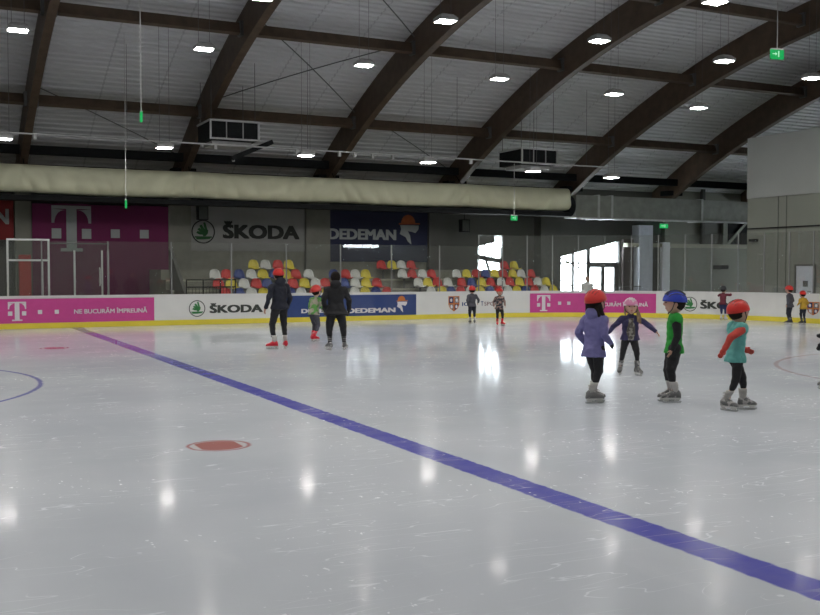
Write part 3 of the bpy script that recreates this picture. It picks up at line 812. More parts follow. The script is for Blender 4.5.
exit_sign(33.96, 39.2, 3.98, .5, .24, 0, 'green exit sign on the column above the pale ledge', 4.5)

# ------------------------------------------------------------------ banners
YBN = 39.25
def banner(x0, x1, z0, z1, m, label, y=YBN):
    t = thing('banner', label, 'banner', (x0, y, z0), 0, 'sponsor banners on the back wall')
    nx, nz = 24, 10; vs = []; fs = []
    for j in range(nz + 1):
        for i in range(nx + 1):
            x = (x1 - x0) * i / nx; z = (z1 - z0) * j / nz
            vs.append((x, .012 * math.sin(x * 2.2 + z * .4) + .006 * math.sin(x * 7 + z), z))
    for j in range(nz):
        for i in range(nx):
            a = j * (nx + 1) + i; fs.append((a, a + 1, a + nx + 2, a + nx + 1))
    nv = len(vs)
    vs += [(x, y_ + .012, z) for x, y_, z in vs]
    fs += [tuple(reversed([q + nv for q in f])) for f in fs]
    MB().add(vs, fs).build('cloth', m, t, smooth=True, clean=False)
    MB().tube([(0, .02, z1 - z0), (x1 - x0, .02, z1 - z0)], .03, 8).build('top_bar', M['steel_dark'], t)
    fn = lambda x, z, d=0: (x - x0, -.024 - d, z - z0)
    return t, fn
# red banner, far left
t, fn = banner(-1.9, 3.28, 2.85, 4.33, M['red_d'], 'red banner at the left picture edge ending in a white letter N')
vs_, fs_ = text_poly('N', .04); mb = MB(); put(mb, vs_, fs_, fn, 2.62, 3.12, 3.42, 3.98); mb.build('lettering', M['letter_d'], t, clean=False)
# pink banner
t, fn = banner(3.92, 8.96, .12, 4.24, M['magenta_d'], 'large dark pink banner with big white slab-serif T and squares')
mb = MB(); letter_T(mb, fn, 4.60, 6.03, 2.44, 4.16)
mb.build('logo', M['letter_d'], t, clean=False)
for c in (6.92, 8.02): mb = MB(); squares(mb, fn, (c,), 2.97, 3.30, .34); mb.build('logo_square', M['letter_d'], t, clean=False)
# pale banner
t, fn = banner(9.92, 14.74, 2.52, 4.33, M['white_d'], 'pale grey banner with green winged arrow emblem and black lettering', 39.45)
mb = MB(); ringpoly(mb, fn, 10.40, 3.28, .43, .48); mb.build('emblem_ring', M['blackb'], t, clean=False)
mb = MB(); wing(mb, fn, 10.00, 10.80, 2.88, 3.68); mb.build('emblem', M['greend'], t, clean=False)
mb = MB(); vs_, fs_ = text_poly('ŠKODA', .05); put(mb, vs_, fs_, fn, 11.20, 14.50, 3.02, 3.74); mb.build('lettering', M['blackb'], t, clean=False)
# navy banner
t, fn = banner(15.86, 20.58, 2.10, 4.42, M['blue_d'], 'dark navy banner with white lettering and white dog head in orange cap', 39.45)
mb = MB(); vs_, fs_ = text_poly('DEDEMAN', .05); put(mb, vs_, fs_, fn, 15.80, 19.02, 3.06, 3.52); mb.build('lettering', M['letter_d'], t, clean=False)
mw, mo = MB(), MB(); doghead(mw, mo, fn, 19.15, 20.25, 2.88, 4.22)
mw.build('logo', M['letter_d'], t, clean=False); mo.build('logo_cap', mat('dim_orange_print', (.28, .06, .012), .8), t, clean=False)  # cap orange also darkened for the dim back wall
t = tag(MB().box(.0, .42, 0, .25, 0, 1.9).build('wall_cabinet', M['pipe_red'], bevel=.02, loc=(3.42, 38.95, .4)), 'red cabinet on the pillar left of the large pink banner', 'cabinet')  # solid red box put in for a reddish reflection

# ------------------------------------------------------------------ stand
ROWS = {'C': (34.5, .33), 'B': (35.3, .67), 'A': (36.1, 1.01), 'D': (36.9, 1.38)}   # seat line y, tread level
t = thing('grandstand', 'stepped concrete seating stand behind the far boards', 'grandstand', (8.2, 34.0, -.052))
mb = MB()
def tread(x0, x1, y0, y1, z): mb.box(x0 - 8.2, x1 - 8.2, y0 - 34, y1 - 34, 0, z + .052)
tread(8.2, 25.9, 34.0, 34.8, .33); tread(8.2, 25.3, 34.8, 35.6, .67); tread(8.2, 24.9, 35.6, 36.4, 1.01); tread(8.2, 24.9, 36.4, 37.2, 1.38)
tread(8.2, 23.3, 37.2, 39.2, 1.75)
mb.build('terrace', M['concrete'], t)
mb = MB()
for x1, y, z in ((25.9, 34.0, .33), (25.3, 34.8, .67), (24.9, 35.6, 1.01), (24.9, 36.4, 1.38)):
    mb.box(0, x1 - 8.2, y - 34 - .02, y - 34, z + .052 - .07, z + .052)
mb.build('nosing', M['ledge'], t)
MB().add([(.12, .1, 0), (.12, 2.3, 0), (.12, 2.3, 2.55), (.12, .1, .95), (.24, .1, 0), (.24, 2.3, 0), (.24, 2.3, 2.55), (.24, .1, .95)],
         [(0, 1, 2, 3), (4, 7, 6, 5), (3, 2, 6, 7), (0, 3, 7, 4), (1, 5, 6, 2), (0, 4, 5, 1)]).build('side_parapet', M['wall_dark'], t)
# railing at left end of the stand
t = thing('stand_railing', 'dark mesh railing in front of the left end of the stand', 'railing', (8.25, 33.6, -.052))
mb = MB(); mb.tube([(0, 0, 1.2), (1.75, 0, 1.2)], .025, 6); mb.tube([(0, 0, 1.45), (1.75, 0, 1.45)], .025, 6); mb.build('rail', M['steel_dark'], t)
for x in (.02, .6, 1.2, 1.73): MB().tube([(x, 0, 0), (x, 0, 1.45)], .022, 6).build('post', M['steel_dark'], t)
mb = MB()
for k in range(14): mb.tube([(.1 + k * .12, 0, .15), (.1 + k * .12, 0, 1.2)], .007, 4)
mb.build('bars', M['steel_dark'], t)

def make_seat(m):
    t = thing('stadium_seat', 'x', 'seat')
    # shell : pan + curved back, a dome-topped bucket ; back edge at y=0, sitter faces -y
    prof = [(-.40, .40, .17), (-.36, .42, .20), (-.22, .395, .21), (-.08, .40, .215), (-.01, .45, .215), (.03, .56, .21), (.05, .65, .185), (.06, .72, .145), (.062, .76, .07)]
    nu = 8; vs = []; fs = []
    for th in (0, 1):
        for j, (y, z, hw) in enumerate(prof):
            for i in range(nu + 1):
                s = -1 + 2 * i / nu
                cup = .045 * s * s
                yy, zz = y, z
                if j >= 4: yy -= cup * 1.4
                else: zz += cup
                if th: yy += .018; zz -= .018 if j < 5 else 0
                vs.append((s * hw, yy, zz))
    W = nu + 1; H = len(prof); o = W * H
    for j in range(H - 1):
        for i in range(nu):
            a = j * W + i
            fs.append((a, a + 1, a + W + 1, a + W)); fs.append((a + o, a + o + W, a + o + W + 1, a + o + 1))
    for i in range(nu):
        fs.append((i, i + o, i + 1 + o, i + 1)); a = (H - 1) * W + i; fs.append((a, a + 1, a + 1 + o, a + o))
    for j in range(H - 1):
        a = j * W; fs.append((a, a + W, a + W + o, a + o)); a += nu; fs.append((a, a + o, a + W + o, a + W))
    MB().add(vs, fs).build('shell', m, t, smooth=True)
    mb = MB(); mb.box(-.03, .03, -.24, -.18, 0, .375); mb.box(-.12, .12, -.30, -.10, 0, .02); mb.build('bracket', M['bracket'], t)
    return t
SEATP = {c: make_seat(M['seat_' + n]) for c, n in (('w', 'white'), ('r', 'red'), ('b', 'blue'), ('y', 'yellow'))}
CN = dict(w='white', r='red', b='blue', y='yellow')
SEATS = {
 'A': [(9.97, 'w'), (10.41, 'r'), (10.90, 'b'), (11.37, 'w'), (11.83, 'y'), (12.28, 'b'), (12.75, 'y'), (13.15, 'r'), (13.68, 'w'), (14.73, 'b'), (15.23, 'r'), (15.65, 'w'), (16.10, 'y'),
       (17.73, 'w'), (18.17, 'r'), (18.65, 'w'), (19.07, 'r'), (20.26, 'w'), (20.74, 'y'), (21.20, 'r'), (21.66, 'b'), (22.12, 'y'), (22.57, 'r'), (23.03, 'y'), (23.46, 'w'), (23.97, 'r')],
 'B': [(9.88, 'r'), (10.36, 'y'), (10.84, 'w'), (11.31, 'r'), (11.73, 'b'), (12.33, 'w'), (12.74, 'r'), (13.20, 'y'), (13.66, 'w'), (14.05, 'r'), (14.84, 'b'), (15.30, 'w'), (15.76, 'y'), (16.23, 'r'),
       (18.05, 'w'), (18.48, 'y'), (18.92, 'r'), (19.40, 'w'), (20.05, 'r'), (20.52, 'b'), (21.00, 'y'), (21.44, 'r'), (21.95, 'w'), (22.38, 'r'), (22.86, 'y'), (23.33, 'r'), (23.78, 'w'), (24.22, 'y')],
 'C': [(9.94, 'r'), (10.42, 'b'), (10.88, 'w'), (11.33, 'y'), (11.80, 'r'), (12.35, 'b'), (12.78, 'w'), (13.3, 'r'), (13.8, 'y'), (14.3, 'b'), (14.94, 'w'), (15.37, 'y'), (15.83, 'b'), (16.30, 'r'),
       (18.22, 'w'), (18.72, 'y'), (19.12, 'b'), (19.56, 'r'), (20.02, 'w'), (20.48, 'y'), (20.92, 'b'), (21.36, 'r'), (21.80, 'w'), (22.22, 'y'), (22.66, 'b'), (23.10, 'r'), (23.60, 'w'), (24.05, 'y')],
 'D': [(11.71, 'y'), (12.20, 'w'), (12.70, 'r'), (13.15, 'y'), (17.16, 'r'), (17.64, 'y'), (18.08, 'w'), (18.53, 'r'), (23.10, 'r'), (23.60, 'y')],
}
RN = dict(C='lowest visible row', B='second visible row', A='third visible row', D='top row')
usedp = set()
for rk, lst in SEATS.items():
    y, z = ROWS[rk]
    for i, (x, c) in enumerate(sorted(lst)):
        if c in usedp: t = copy_tree(SEATP[c])
        else: t = SEATP[c]; usedp.add(c)
        t.location = (x, y + .12, z)
        t['label'] = '%s stadium seat in the %s of the stand, %s from left' % (CN[c], RN[rk], ORD[i])
        t['group'] = 'coloured plastic seats in the stand'

# ------------------------------------------------------------------ people
def evaluated(o):
    dg = bpy.context.evaluated_depsgraph_get()
    return bpy.data.meshes.new_from_object(o.evaluated_get(dg))
def remesh(mb, name, material, parent, voxel, extra=None, wrinkle=0.0, wscale=7.0, smooth=2, cut=None):
    """fuse overlapping volumes into one continuous skin"""
    me = bpy.data.meshes.new(name); me.from_pydata(mb.v, [], mb.f)
    bm = bmesh.new(); bm.from_mesh(me); bmesh.ops.recalc_face_normals(bm, faces=bm.faces); bm.to_mesh(me); bm.free()
    o = bpy.data.objects.new(name, me); COL.objects.link(o)
    md = o.modifiers.new('r', 'REMESH'); md.mode = 'VOXEL'; md.voxel_size = voxel
    bpy.context.view_layer.update()
    m2 = evaluated(o); o.modifiers.clear(); o.data = m2; bpy.data.meshes.remove(me); m2.name = name
    bm = bmesh.new(); bm.from_mesh(m2)
    for _ in range(smooth): bmesh.ops.smooth_vert(bm, verts=bm.verts, factor=.5, use_axis_x=True, use_axis_y=True, use_axis_z=True)
    if cut:
        for co_, no_ in cut:
            bmesh.ops.bisect_plane(bm, geom=list(bm.verts) + list(bm.edges) + list(bm.faces), plane_co=co_, plane_no=no_, clear_outer=True)
    if wrinkle:
        bm.normal_update()
        for v in bm.verts:
            q = v.co * wscale
            v.co += v.normal * wrinkle * (noise.noise(Vector((q.x, q.y, q.z * 1.8))) + .5 * noise.noise(q * 2.3))
    if extra:
        m3 = bpy.data.meshes.new('x'); m3.from_pydata(extra.v, [], extra.f); bm.from_mesh(m3); bpy.data.meshes.remove(m3)
    bmesh.ops.recalc_face_normals(bm, faces=bm.faces)
    bm.to_mesh(m2); bm.free(); m2.shade_smooth()
    m2.materials.clear(); m2.materials.append(material)
    o.parent = parent
    return o
def cap_(mb, a, b, r0, r1, n=14):
    """tapered round-ended limb"""
    a, b = Vector(a), Vector(b); d = (b - a); L_ = d.length; d.normalize()
    pts = []; rs = []
    for t_ in (-.98, -.7, -.35): pts.append(a + d * r0 * t_); rs.append(r0 * math.sqrt(max(.02, 1 - t_ * t_)))
    for t_ in (0, .25, .5, .75, 1): pts.append(a + d * L_ * t_); rs.append(r0 + (r1 - r0) * t_)
    for t_ in (.35, .7, .98): pts.append(b + d * r1 * t_); rs.append(r1 * math.sqrt(max(.02, 1 - t_ * t_)))
    mb.tube(pts, rs, n)
def ik(a, b, l1, l2, pole):
    a, b = Vector(a), Vector(b); d = b - a; L_ = min(d.length, (l1 + l2) * .999); dn = d.normalized()
    x = (l1 * l1 - l2 * l2 + L_ * L_) / (2 * L_); h = math.sqrt(max(0, l1 * l1 - x * x))
    p = Vector(pole); p = (p - dn * p.dot(dn))
    p = p.normalized() if p.length > 1e-5 else Vector((0, 1, 0))
    return a + dn * x + p * h, a + dn * L_
def ringsof(fr, spec, n=20, e=.85):
    """torso loft: spec = list of (height along torso, halfwidth, halfdepth, fwd offset)"""
    o, r, f, u = fr; rings = []
    for z, wx, wy, oy in spec:
        ring = []
        for k in range(n):
            a = 2 * PI * k / n; ca, sa = math.cos(a), math.sin(a)
            ring.append(o + r * (wx * math.copysign(abs(ca) ** e, ca)) + f * (wy * math.copysign(abs(sa) ** e, sa) + oy) + u * z)
        rings.append(ring)
    return rings

def hand(mb_f, wrist, fdir, palm_n, side, k, mb_p, fat=1.0, curl=.5, spread=.12):
    """palm goes in mb_p (fused), fingers in mb_f; side=+1 thumb towards +s"""
    d = Vector(fdir).normalized(); n = Vector(palm_n); n = (n - d * n.dot(d)).normalized(); s = d.cross(n).normalized() * side
    L_ = k
    c = wrist + d * L_ * .27
    m = Matrix((s, n, d)).transposed()
    mb_p.ell(c, (L_ * .21 * fat, L_ * .10 * fat, L_ * .33), m, 12, 8)
    for i, (off, ln) in enumerate(((.15, .40), (.05, .45), (-.06, .42), (-.16, .33))):
        p = c + s * L_ * off + d * L_ * .20; pts = [p]; a = 0; dd = (d + s * (off * spread * 4)).normalized()
        for seg in (.42, .33, .25):
            a += curl * .55
            q = dd * math.cos(a) + n * math.sin(a)
            p = p + q * L_ * ln * seg * (1.25 if seg == .42 else 1.0); pts.append(p)
        r = L_ * .052 * fat
        mb_f.tube(pts, [r * 1.05, r, r * .92, r * .7], 7)
    p0 = wrist + d * L_ * .16 + s * L_ * .12
    p1 = p0 + (s * .75 + d * .65 + n * .15).normalized() * L_ * .20
    p2 = p1 + (s * .35 + d * .85 + n * .35).normalized() * L_ * .16
    mb_f.tube([p0, p1, p2], [L_ * .068 * fat, L_ * .058 * fat, L_ * .042 * fat], 7)

def skate(parent, ankle, knee, foot, yawd, k, mshell, mcuff, lift=0.0, mtoe=None, pitchd=0.0):
    """boot with cuff, blade holder and blade; foot = ground point under the ankle, k = foot length"""
    rot = Matrix.Translation(Vector(foot)) @ Matrix.Rotation(yawd, 4, 'Z') @ Matrix.Rotation(pitchd, 4, 'X')
    T = lambda x, y, z: rot @ Vector((x, y, z))
    n = 14
    def ring(y, w, z0, z1):
        return [T(w * math.cos(2 * PI * q / n), y, (z0 + z1) / 2 + (z1 - z0) / 2 * math.sin(2 * PI * q / n)) for q in range(n)]
    zb = .055 * k / .25; K = k
    mb = MB()
    mb.loft([ring(y * K, w * K, zb, zb + h * K) for y, w, h in ((-.33, .08, .20), (-.30, .135, .34), (-.18, .155, .46), (-.02, .155, .48), (.14, .165, .38), (.32, .165, .27), (.48, .15, .21), (.57, .11, .16), (.61, .04, .09))])
    b = mb.build('ice_skate', mshell, parent, smooth=True)
    mb = MB(); rr = []
    up = (Vector(knee) - T(0, -.08 * K, zb + .30 * K))
    for t_, w in ((0, .16), (.35, .175), (.7, .20), (1, .215)):
        c = T(0, -.08 * K, zb + .30 * K) + (up.normalized() * .54 * K) * t_
        rr.append([c + (rot.to_3x3() @ Vector((w * K * .9 * math.cos(2 * PI * q / n), w * K * math.sin(2 * PI * q / n), 0))) for q in range(n)])
    mb.loft(rr); c = mb.build('cuff', mcuff, b, smooth=True)
    mb = MB()
    for z in (.12, .24):
        mb.tube([T(.165 * K * math.cos(q), .17 * K * math.sin(q) - .06 * K, zb + .42 * K + z * K) for q in [PI * 2 * j / 12 for j in range(13)]], .012 * K, 5)
    for y in (.06, .14, .22): mb.tube([T(-.11 * K, y * K, zb + (.46 - y * .45) * K), T(0, y * K, zb + (.50 - y * .48) * K), T(.11 * K, y * K, zb + (.46 - y * .45) * K)], .014 * K, 5)
    mb.build('straps', M['boot_light'] if mshell is not M['boot_light'] else M['boot_grey'], b)
    mb = MB()
    mb.loft([[T(x, y, z) for x, y in ((-.09 * K, -.30 * K), (.09 * K, -.30 * K), (.12 * K, .50 * K), (-.12 * K, .50 * K))] for z in (zb - .01, zb + .035 * K)])
    for ya, yb in ((-.28, -.10), (.22, .44)):
        mb.loft([[T(x, y, zb) for x, y in ((-.05 * K, ya * K), (.05 * K, ya * K), (.05 * K, yb * K), (-.05 * K, yb * K))],
                 [T(x, y, .022) for x, y in ((-.014, ya * K + .01), (.014, ya * K + .01), (.014, yb * K + .02), (-.014, yb * K + .02))]])
    mb.build('blade_holder', M['boot_white'], b)
    mb = MB(); pf = [(-.36, .026), (-.36, .012), (-.33, .002), (-.2, .0), (.5, .0), (.58, .008), (.62, .022), (.60, .028)]
    mb.loft([[T(x, y * K, z) for y, z in pf] for x in (-.0022, .0022)]); mb.build('blade', M['blade'], b)
    return b

def helmet(parent, c, R3, hr, m, style='round'):
    """shell over the crown with rim, vents and chin strap; R3 columns = right, forward, up"""
    mb = MB(); nu, nv = 28, 9; rings = []
    a, b_, h = hr[0] * 1.22, hr[1] * 1.20, hr[2] * 1.02
    T = lambda x, y, z: c + R3 @ Vector((x, y, z))
    for th in (1.0, .90):
        for j in (range(nv + 1) if th == 1.0 else reversed(range(nv + 1))):
            t_ = PI / 2 * (1 - j / nv) * .985 + .012
            ring = []
            for k in range(nu):
                p = 2 * PI * k / nu; fw = math.sin(p)
                drop = (.10 if style == 'bike' else .28) * h * (-fw * .5 + .5) if j == nv else 0
                zz = h * math.sin(t_) * th + h * .12
                rx = a * math.cos(t_) * th; ry = b_ * math.cos(t_) * th * (1.04 if (style == 'bike') else 1.0)
                if j == nv: zz -= drop
                ridge = 1 + (.035 * math.cos(5 * p) * math.sin(2 * t_) if style == 'bike' else .012 * math.cos(8 * p) * math.sin(2 * t_))
                ring.append(T(rx * math.cos(p) * ridge, ry * math.sin(p) * ridge - hr[1] * .06, zz))
            rings.append(ring)
    mb.loft(rings, cap=False)
    sh = mb.build('helmet', m, parent, smooth=True)
    mb = MB()
    vents = [(-.45, .0), (0, .0), (.45, 0), (-.75, .3), (.75, .3)] if style == 'round' else [(-.55, .1), (-.2, 0), (.2, 0), (.55, .1), (-.85, .3), (.85, .3)]
    for x, e_ in vents:
        pts = []
        for q in range(7):
            t_ = R(38 + q * 17)
            s_ = math.sqrt(max(.05, 1 - (x * .8) ** 2))
            y = b_ * math.cos(t_) * s_ * (1.1 if style == 'bike' else 1.0); z = h * math.sin(t_) * s_ * (1 - e_ * .2) + h * .12
            pts.append(T(a * x * .8, y - hr[1] * .06, z * 1.012))
        mb.tube(pts, hr[0] * (.075 if style == 'bike' else .045), 6)
    mb.build('helmet_vents', M['helmet_black'] if m is not M['helmet_pink'] else M['helmet_pink'], sh, smooth=True)
    mb = MB()
    for sx in (-1, 1):
        mb.tube([T(sx * hr[0] * 1.10, hr[1] * .15, h * .12), T(sx * hr[0] * .98, hr[1] * .35, -hr[2] * .55), T(0, hr[1] * .62, -hr[2] * 1.08)], .006, 5)
    mb.build('chin_strap', M['helmet_black'], sh)
    return sh

def person(label, pos, heading, H, kind='kid', lean=0, side=0, twist=0, head_yaw=0, head_pitch=0, feet=((-.07, 0, 0), (.07, 0, 0)), drop=.0,
           hands=((-.14, .04, -.29), (.14, .04, -.29)), top=None, legs='trousers', voxel=.012, skates=('boot_grey', 'boot_light'),
           hat=('helmet_red', 'round'), sleeves=None, coat=0.0, hair=None, glove=None, wide=1.0, shirt=None, hood=False, curl=.45, loose=1.0, elbow=-.6, group=None, bend=.012, hem=1.0):
    """H total height with skates; positions of feet and hands are in fractions of body height; heading 0 faces +Y, positive turns left"""
    root = thing('person', label, 'person', (pos[0], pos[1], 0), R(heading), group)
    kid = kind == 'kid'
    h = (H - .09) / (1.03 if hat else 1.0)
    foot = (.195 if kid else .17) * h
    hl = (.106 if kid else .080) * h            # head half height
    hr = (hl * .76, hl * .92, hl)
    sh_z = (.79 if kid else .82); hip_z = (.50 if kid else .53)
    sw = (.112 if kid else .118) * h * wide; hw = .052 * h
    zs = .055 * foot / .25 + .30 * foot                  # ankle height over the ice
    hip = Vector((0, 0, .09 * .6 + (hip_z - drop) * h))
    rt = Matrix.Rotation(R(twist), 3, 'Z') @ Matrix.Rotation(R(side), 3, 'Y') @ Matrix.Rotation(R(-lean), 3, 'X')
    r, f, u = rt @ Vector((1, 0, 0)), rt @ Vector((0, 1, 0)), rt @ Vector((0, 0, 1))
    TL = (sh_z - hip_z) * h                              # hip to shoulder line
    fr = (hip, r, f, u)
    neck = hip + u * (TL + .015 * h)
    rh = rt @ Matrix.Rotation(R(head_yaw), 3, 'Z') @ Matrix.Rotation(R(-head_pitch + lean * .7), 3, 'X')
    hc = neck + u * (.035 * h) + rh @ Vector((0, .012 * h, hl * .92))
    body = MB(); fing = MB(); jk = MB(); tr = MB(); sleeve_list = []; glove_list = []
    body.loft(ringsof(fr, [(-.03 * h, .058 * h, .042 * h, 0), (.01 * h, .066 * h, .046 * h, -.002 * h), (.08 * h, .066 * h, .046 * h, 0), (.16 * h, .072 * h, .050 * h, 0),
                           (TL * .78, .090 * h, .060 * h, 0), (TL * .95, .085 * h, .048 * h, 0), (TL * 1.03, .035 * h, .035 * h, 0)]))
    cap_(body, neck - u * .03 * h, hc - rh @ Vector((0, 0, hl * .5)), .034 * h, .030 * h)
    # head with brow, nose, jaw, ears
    rm = rh.to_4x4().to_3x3()
    body.ell(hc, hr, rm, 20, 14)
    body.ell(hc + rh @ Vector((0, hr[1] * .22, -hl * .48)), (hr[0] * .72, hr[1] * .66, hl * .50), rm, 14, 10)
    body.ell(hc + rh @ Vector((0, hr[1] * .98, -hl * .14)), (hr[0] * .15, hr[1] * .20, hl * .17), rm, 8, 6)
    for sx in (-1, 1): body.ell(hc + rh @ Vector((sx * hr[0] * .98, -hr[1] * .05, -hl * .12)), (hr[0] * .10, hr[1] * .20, hl * .22), rm, 8, 6)
    # legs
    for sx, (fx, fy, fyaw) in zip((-1, 1), feet):
        hj = hip + r * (sx * hw)
        an = Vector((fx * h, fy * h, zs))
        l1 = .245 * h; l2 = .235 * h
        d = (an - hj).length
        k_ = d * (1 + bend) / (l1 + l2); l1 *= k_; l2 *= k_
        fd = Matrix.Rotation(R(fyaw), 3, 'Z') @ Vector((0, 1, 0))
        kn, an2 = ik(hj, an, l1, l2, f * .4 + fd + Vector((sx * .15, 0, 0)))
        cap_(body, hj, kn, .046 * h, .028 * h); cap_(body, kn, an2, .028 * h, .020 * h)
        lw = loose
        cap_(tr, hj - u * .012 * h, kn, .066 * h * lw, .046 * h * lw)
        cap_(tr, kn, an2 + (kn - an2).normalized() * foot * (.62 if skates[0] != 'boot_red' else .5), .045 * h * lw, .033 * h * lw)
        tr.ell(kn, (.047 * h * lw,) * 3)
        skate(root, an2, kn, (an2.x, an2.y, 0), R(fyaw), foot * 1.02, M[skates[0]], M[skates[1]])
    tr.loft(ringsof(fr, [(-.05 * h, .090 * h, .064 * h, 0), (-.01 * h, .094 * h, .068 * h, -.003 * h), (.04 * h, .092 * h, .066 * h, 0), (.07 * h, .080 * h, .058 * h, 0)]))
    # arms
    for sx, (hx, hy, hz) in zip((-1, 1), hands):
        sl, gl, glf = MB(), MB(), MB(); sleeve_list.append(sl); glove_list.append((gl, glf))
        sj = hip + u * TL * (.92 if kid else .87) + r * (sx * sw * .92)
        tgt = sj + r * ((hx - sx * sw / h) * h) + f * (hy * h) + u * (hz * h)
        el, wr = ik(sj, tgt, .155 * h, .140 * h, f * elbow + r * sx * .35 + Vector((0, 0, -.2)))
        cap_(body, sj, el, .030 * h, .024 * h); cap_(body, el, wr, .024 * h, .016 * h)
        fd = (wr - el).normalized(); pn = -r * sx
        hl_ = .095 * h
        hand(fing, wr, fd, pn, 1 if sx > 0 else -1, hl_, body, curl=curl)
        if glove: hand(glf, wr, fd, pn, 1 if sx > 0 else -1, hl_ * 1.06, gl, fat=1.55, curl=curl)
        if glove: cap_(gl, wr - fd * .02 * h, wr + fd * .012 * h, .024 * h, .024 * h)
        tgt_mb = sl if sleeves else jk
        lo = .8 + .2 * loose
        cap_(tgt_mb, sj, el, .047 * h * lo, .037 * h * lo); tgt_mb.ell(el, (.037 * h * lo,) * 3); cap_(tgt_mb, el, wr - fd * .012 * h, .037 * h * lo, .028 * h * lo)
        tgt_mb.ell(sj, (.046 * h * lo,) * 3)
        if sleeves: jk.ell(sj - r * sx * .014 * h + u * .006 * h, (.060 * h, .066 * h, .070 * h))
    cz = -.02 * h - coat * h; wj = wide
    jk.loft(ringsof(fr, [(cz, (.120 + coat * .12) * h * wj * hem, (.100 + coat * .15) * h * hem, -.002 * h), (cz * .5, .119 * h * wj * (.5 + hem / 2), .097 * h, -.003 * h), (.06 * h, .096 * h * wj, .072 * h, 0), (.16 * h, .100 * h * wj, .076 * h, 0),
                         (TL * .80, .108 * h * wj, .078 * h, 0), (TL * .94, (.090 if kid else .078) * h * wj, .060 * h, -.004 * h), (TL * 1.05, .050 * h, .046 * h, 0), (TL * 1.05 + .03 * h, .042 * h, .042 * h, .004 * h)]))
    for sx in (-1, 1): cap_(jk, neck - u * .030 * h, hip + u * TL * (.92 if kid else .87) + r * (sx * sw * .90), .042 * h, .047 * h)
    if hood:
        jk.ell(neck - f * .045 * h + u * .02 * h, (.075 * h, .052 * h, .060 * h), rt, 14, 8)
    b = remesh(body, 'body', M['skin'], root, voxel, extra=fing, smooth=2)
    if sleeves:
        for sl in sleeve_list: remesh(sl, 'sleeve', M[sleeves], root, voxel, wrinkle=.006)
    remesh(jk, 'jacket', M[top], root, voxel, wrinkle=.010 if kid else .018, wscale=9 if kid else 6)
    remesh(tr, 'trousers', M[legs], root, voxel, wrinkle=.008, wscale=9)
    if glove:
        for gl, glf in glove_list: remesh(gl, 'glove', M[glove], root, voxel * .7, extra=glf, smooth=1)
    if shirt:
        mb = MB(); mb.loft(ringsof((hip + f * .034 * h, r, f, u), [(cz + .004 * h, .074 * h, .062 * h, 0), (.06 * h, .070 * h, .050 * h, 0), (.16 * h, .066 * h, .054 * h, 0), (TL * .8, .054 * h, .052 * h, 0), (TL * .98, .036 * h, .036 * h, 0)]))
        remesh(mb, 'shirt_front', M[shirt], root, voxel, wrinkle=.004)
    # face
    def E(x, y, z): return hc + rh @ Vector((x * hr[0], y * hr[1], z * hl))
    for sx in (-1, 1):
        MB().ell(E(sx * .40, .90, .02), (hr[0] * .12, hr[1] * .08, hl * .07), rm, 8, 6).build('eye', M['eye'], root, smooth=True)
    MB().ell(E(0, .83, -.52), (hr[0] * .26, hr[1] * .10, hl * .05), rm, 8, 6).build('mouth', M['lip'], root, smooth=True)
    # hair
    mh = M['hair_dark' if hair in (None, 'dark', 'short') else 'hair_blond']
    mb = MB(); mb.ell(hc + rh @ Vector((0, -hr[1] * .16, hl * .10)), (hr[0] * 1.08, hr[1] * .98, hl * .98), rm, 18, 12)
    ho = mb.build('hair', mh, root, smooth=True)
    if hair in ('dark', 'blond'):
        for sx in (-1, 1):
            mb = MB()
            if hair == 'dark':
                for k, (ox, oy) in enumerate(((.75, -.15), (.95, -.35), (.6, -.6))):
                    mb.tube([E(sx * ox, oy, -.2), E(sx * (ox + .15), oy + .1, -.9), E(sx * (ox + .42), oy + .25, -1.4), E(sx * (ox + .6 + k * .08), oy + .3, -1.9 - .15 * k)], [hl * .22, hl * .20, hl * .15, hl * .04], 9)
            elif sx < 0:
                for k in range(4):
                    mb.tube([E(sx * .95, .1 - k * .15, -.1), E(sx * (1.12 + .05 * k), .15, -.8), E(sx * (1.15 + .12 * k), .35, -1.4), E(sx * (1.0 + .2 * k), .5, -1.95 - .12 * k)], [hl * .18, hl * .18, hl * .15, hl * .04], 8)
            else:
                mb.tube([E(.95, 0, -.1), E(1.0, .1, -.8), E(.9, .2, -1.2)], [hl * .15, hl * .13, hl * .04], 8)
            mb.build('hair_lock', mh, ho, smooth=True)
    if hat: helmet(root, hc, rh, hr, M[hat[0]], hat[1])
    return root

# headings: 0 faces the far boards, -90 faces right along the boards, 180 faces the near side
V1 = .0085
person('child in purple quilted coat and red helmet, long dark hair, seen from behind', (7.80, 10.31), -98, 1.47, lean=2, head_yaw=-5, head_pitch=-2, twist=22,
       feet=((-.04, .03, 4), (.035, -.035, -6)), hands=((-.14, .02, -.24), (.14, .08, -.225)), top='purple', legs='trousers', voxel=V1, hem=.92, coat=.075, hair='dark', hood=True,
       glove='cloth_black', wide=1.05, loose=1.0, elbow=-1.2)
person('child in open indigo jacket and pink helmet gliding with both arms held out', (10.40, 12.80), 150, 1.31, lean=8, head_pitch=-4, drop=.03,
       feet=((-.10, .05, 20), (.125, -.03, -15)), hands=((-.345, .06, -.165), (.335, .06, -.20)), top='indigo', legs='trousers', voxel=V1, coat=.0, hair='blond', shirt='grey_shirt', wide=1.12, hem=1.04,
       hat=('helmet_pink', 'bike'), skates=('boot_grey', 'boot_grey'), elbow=-.3, glove=None, loose=.9)
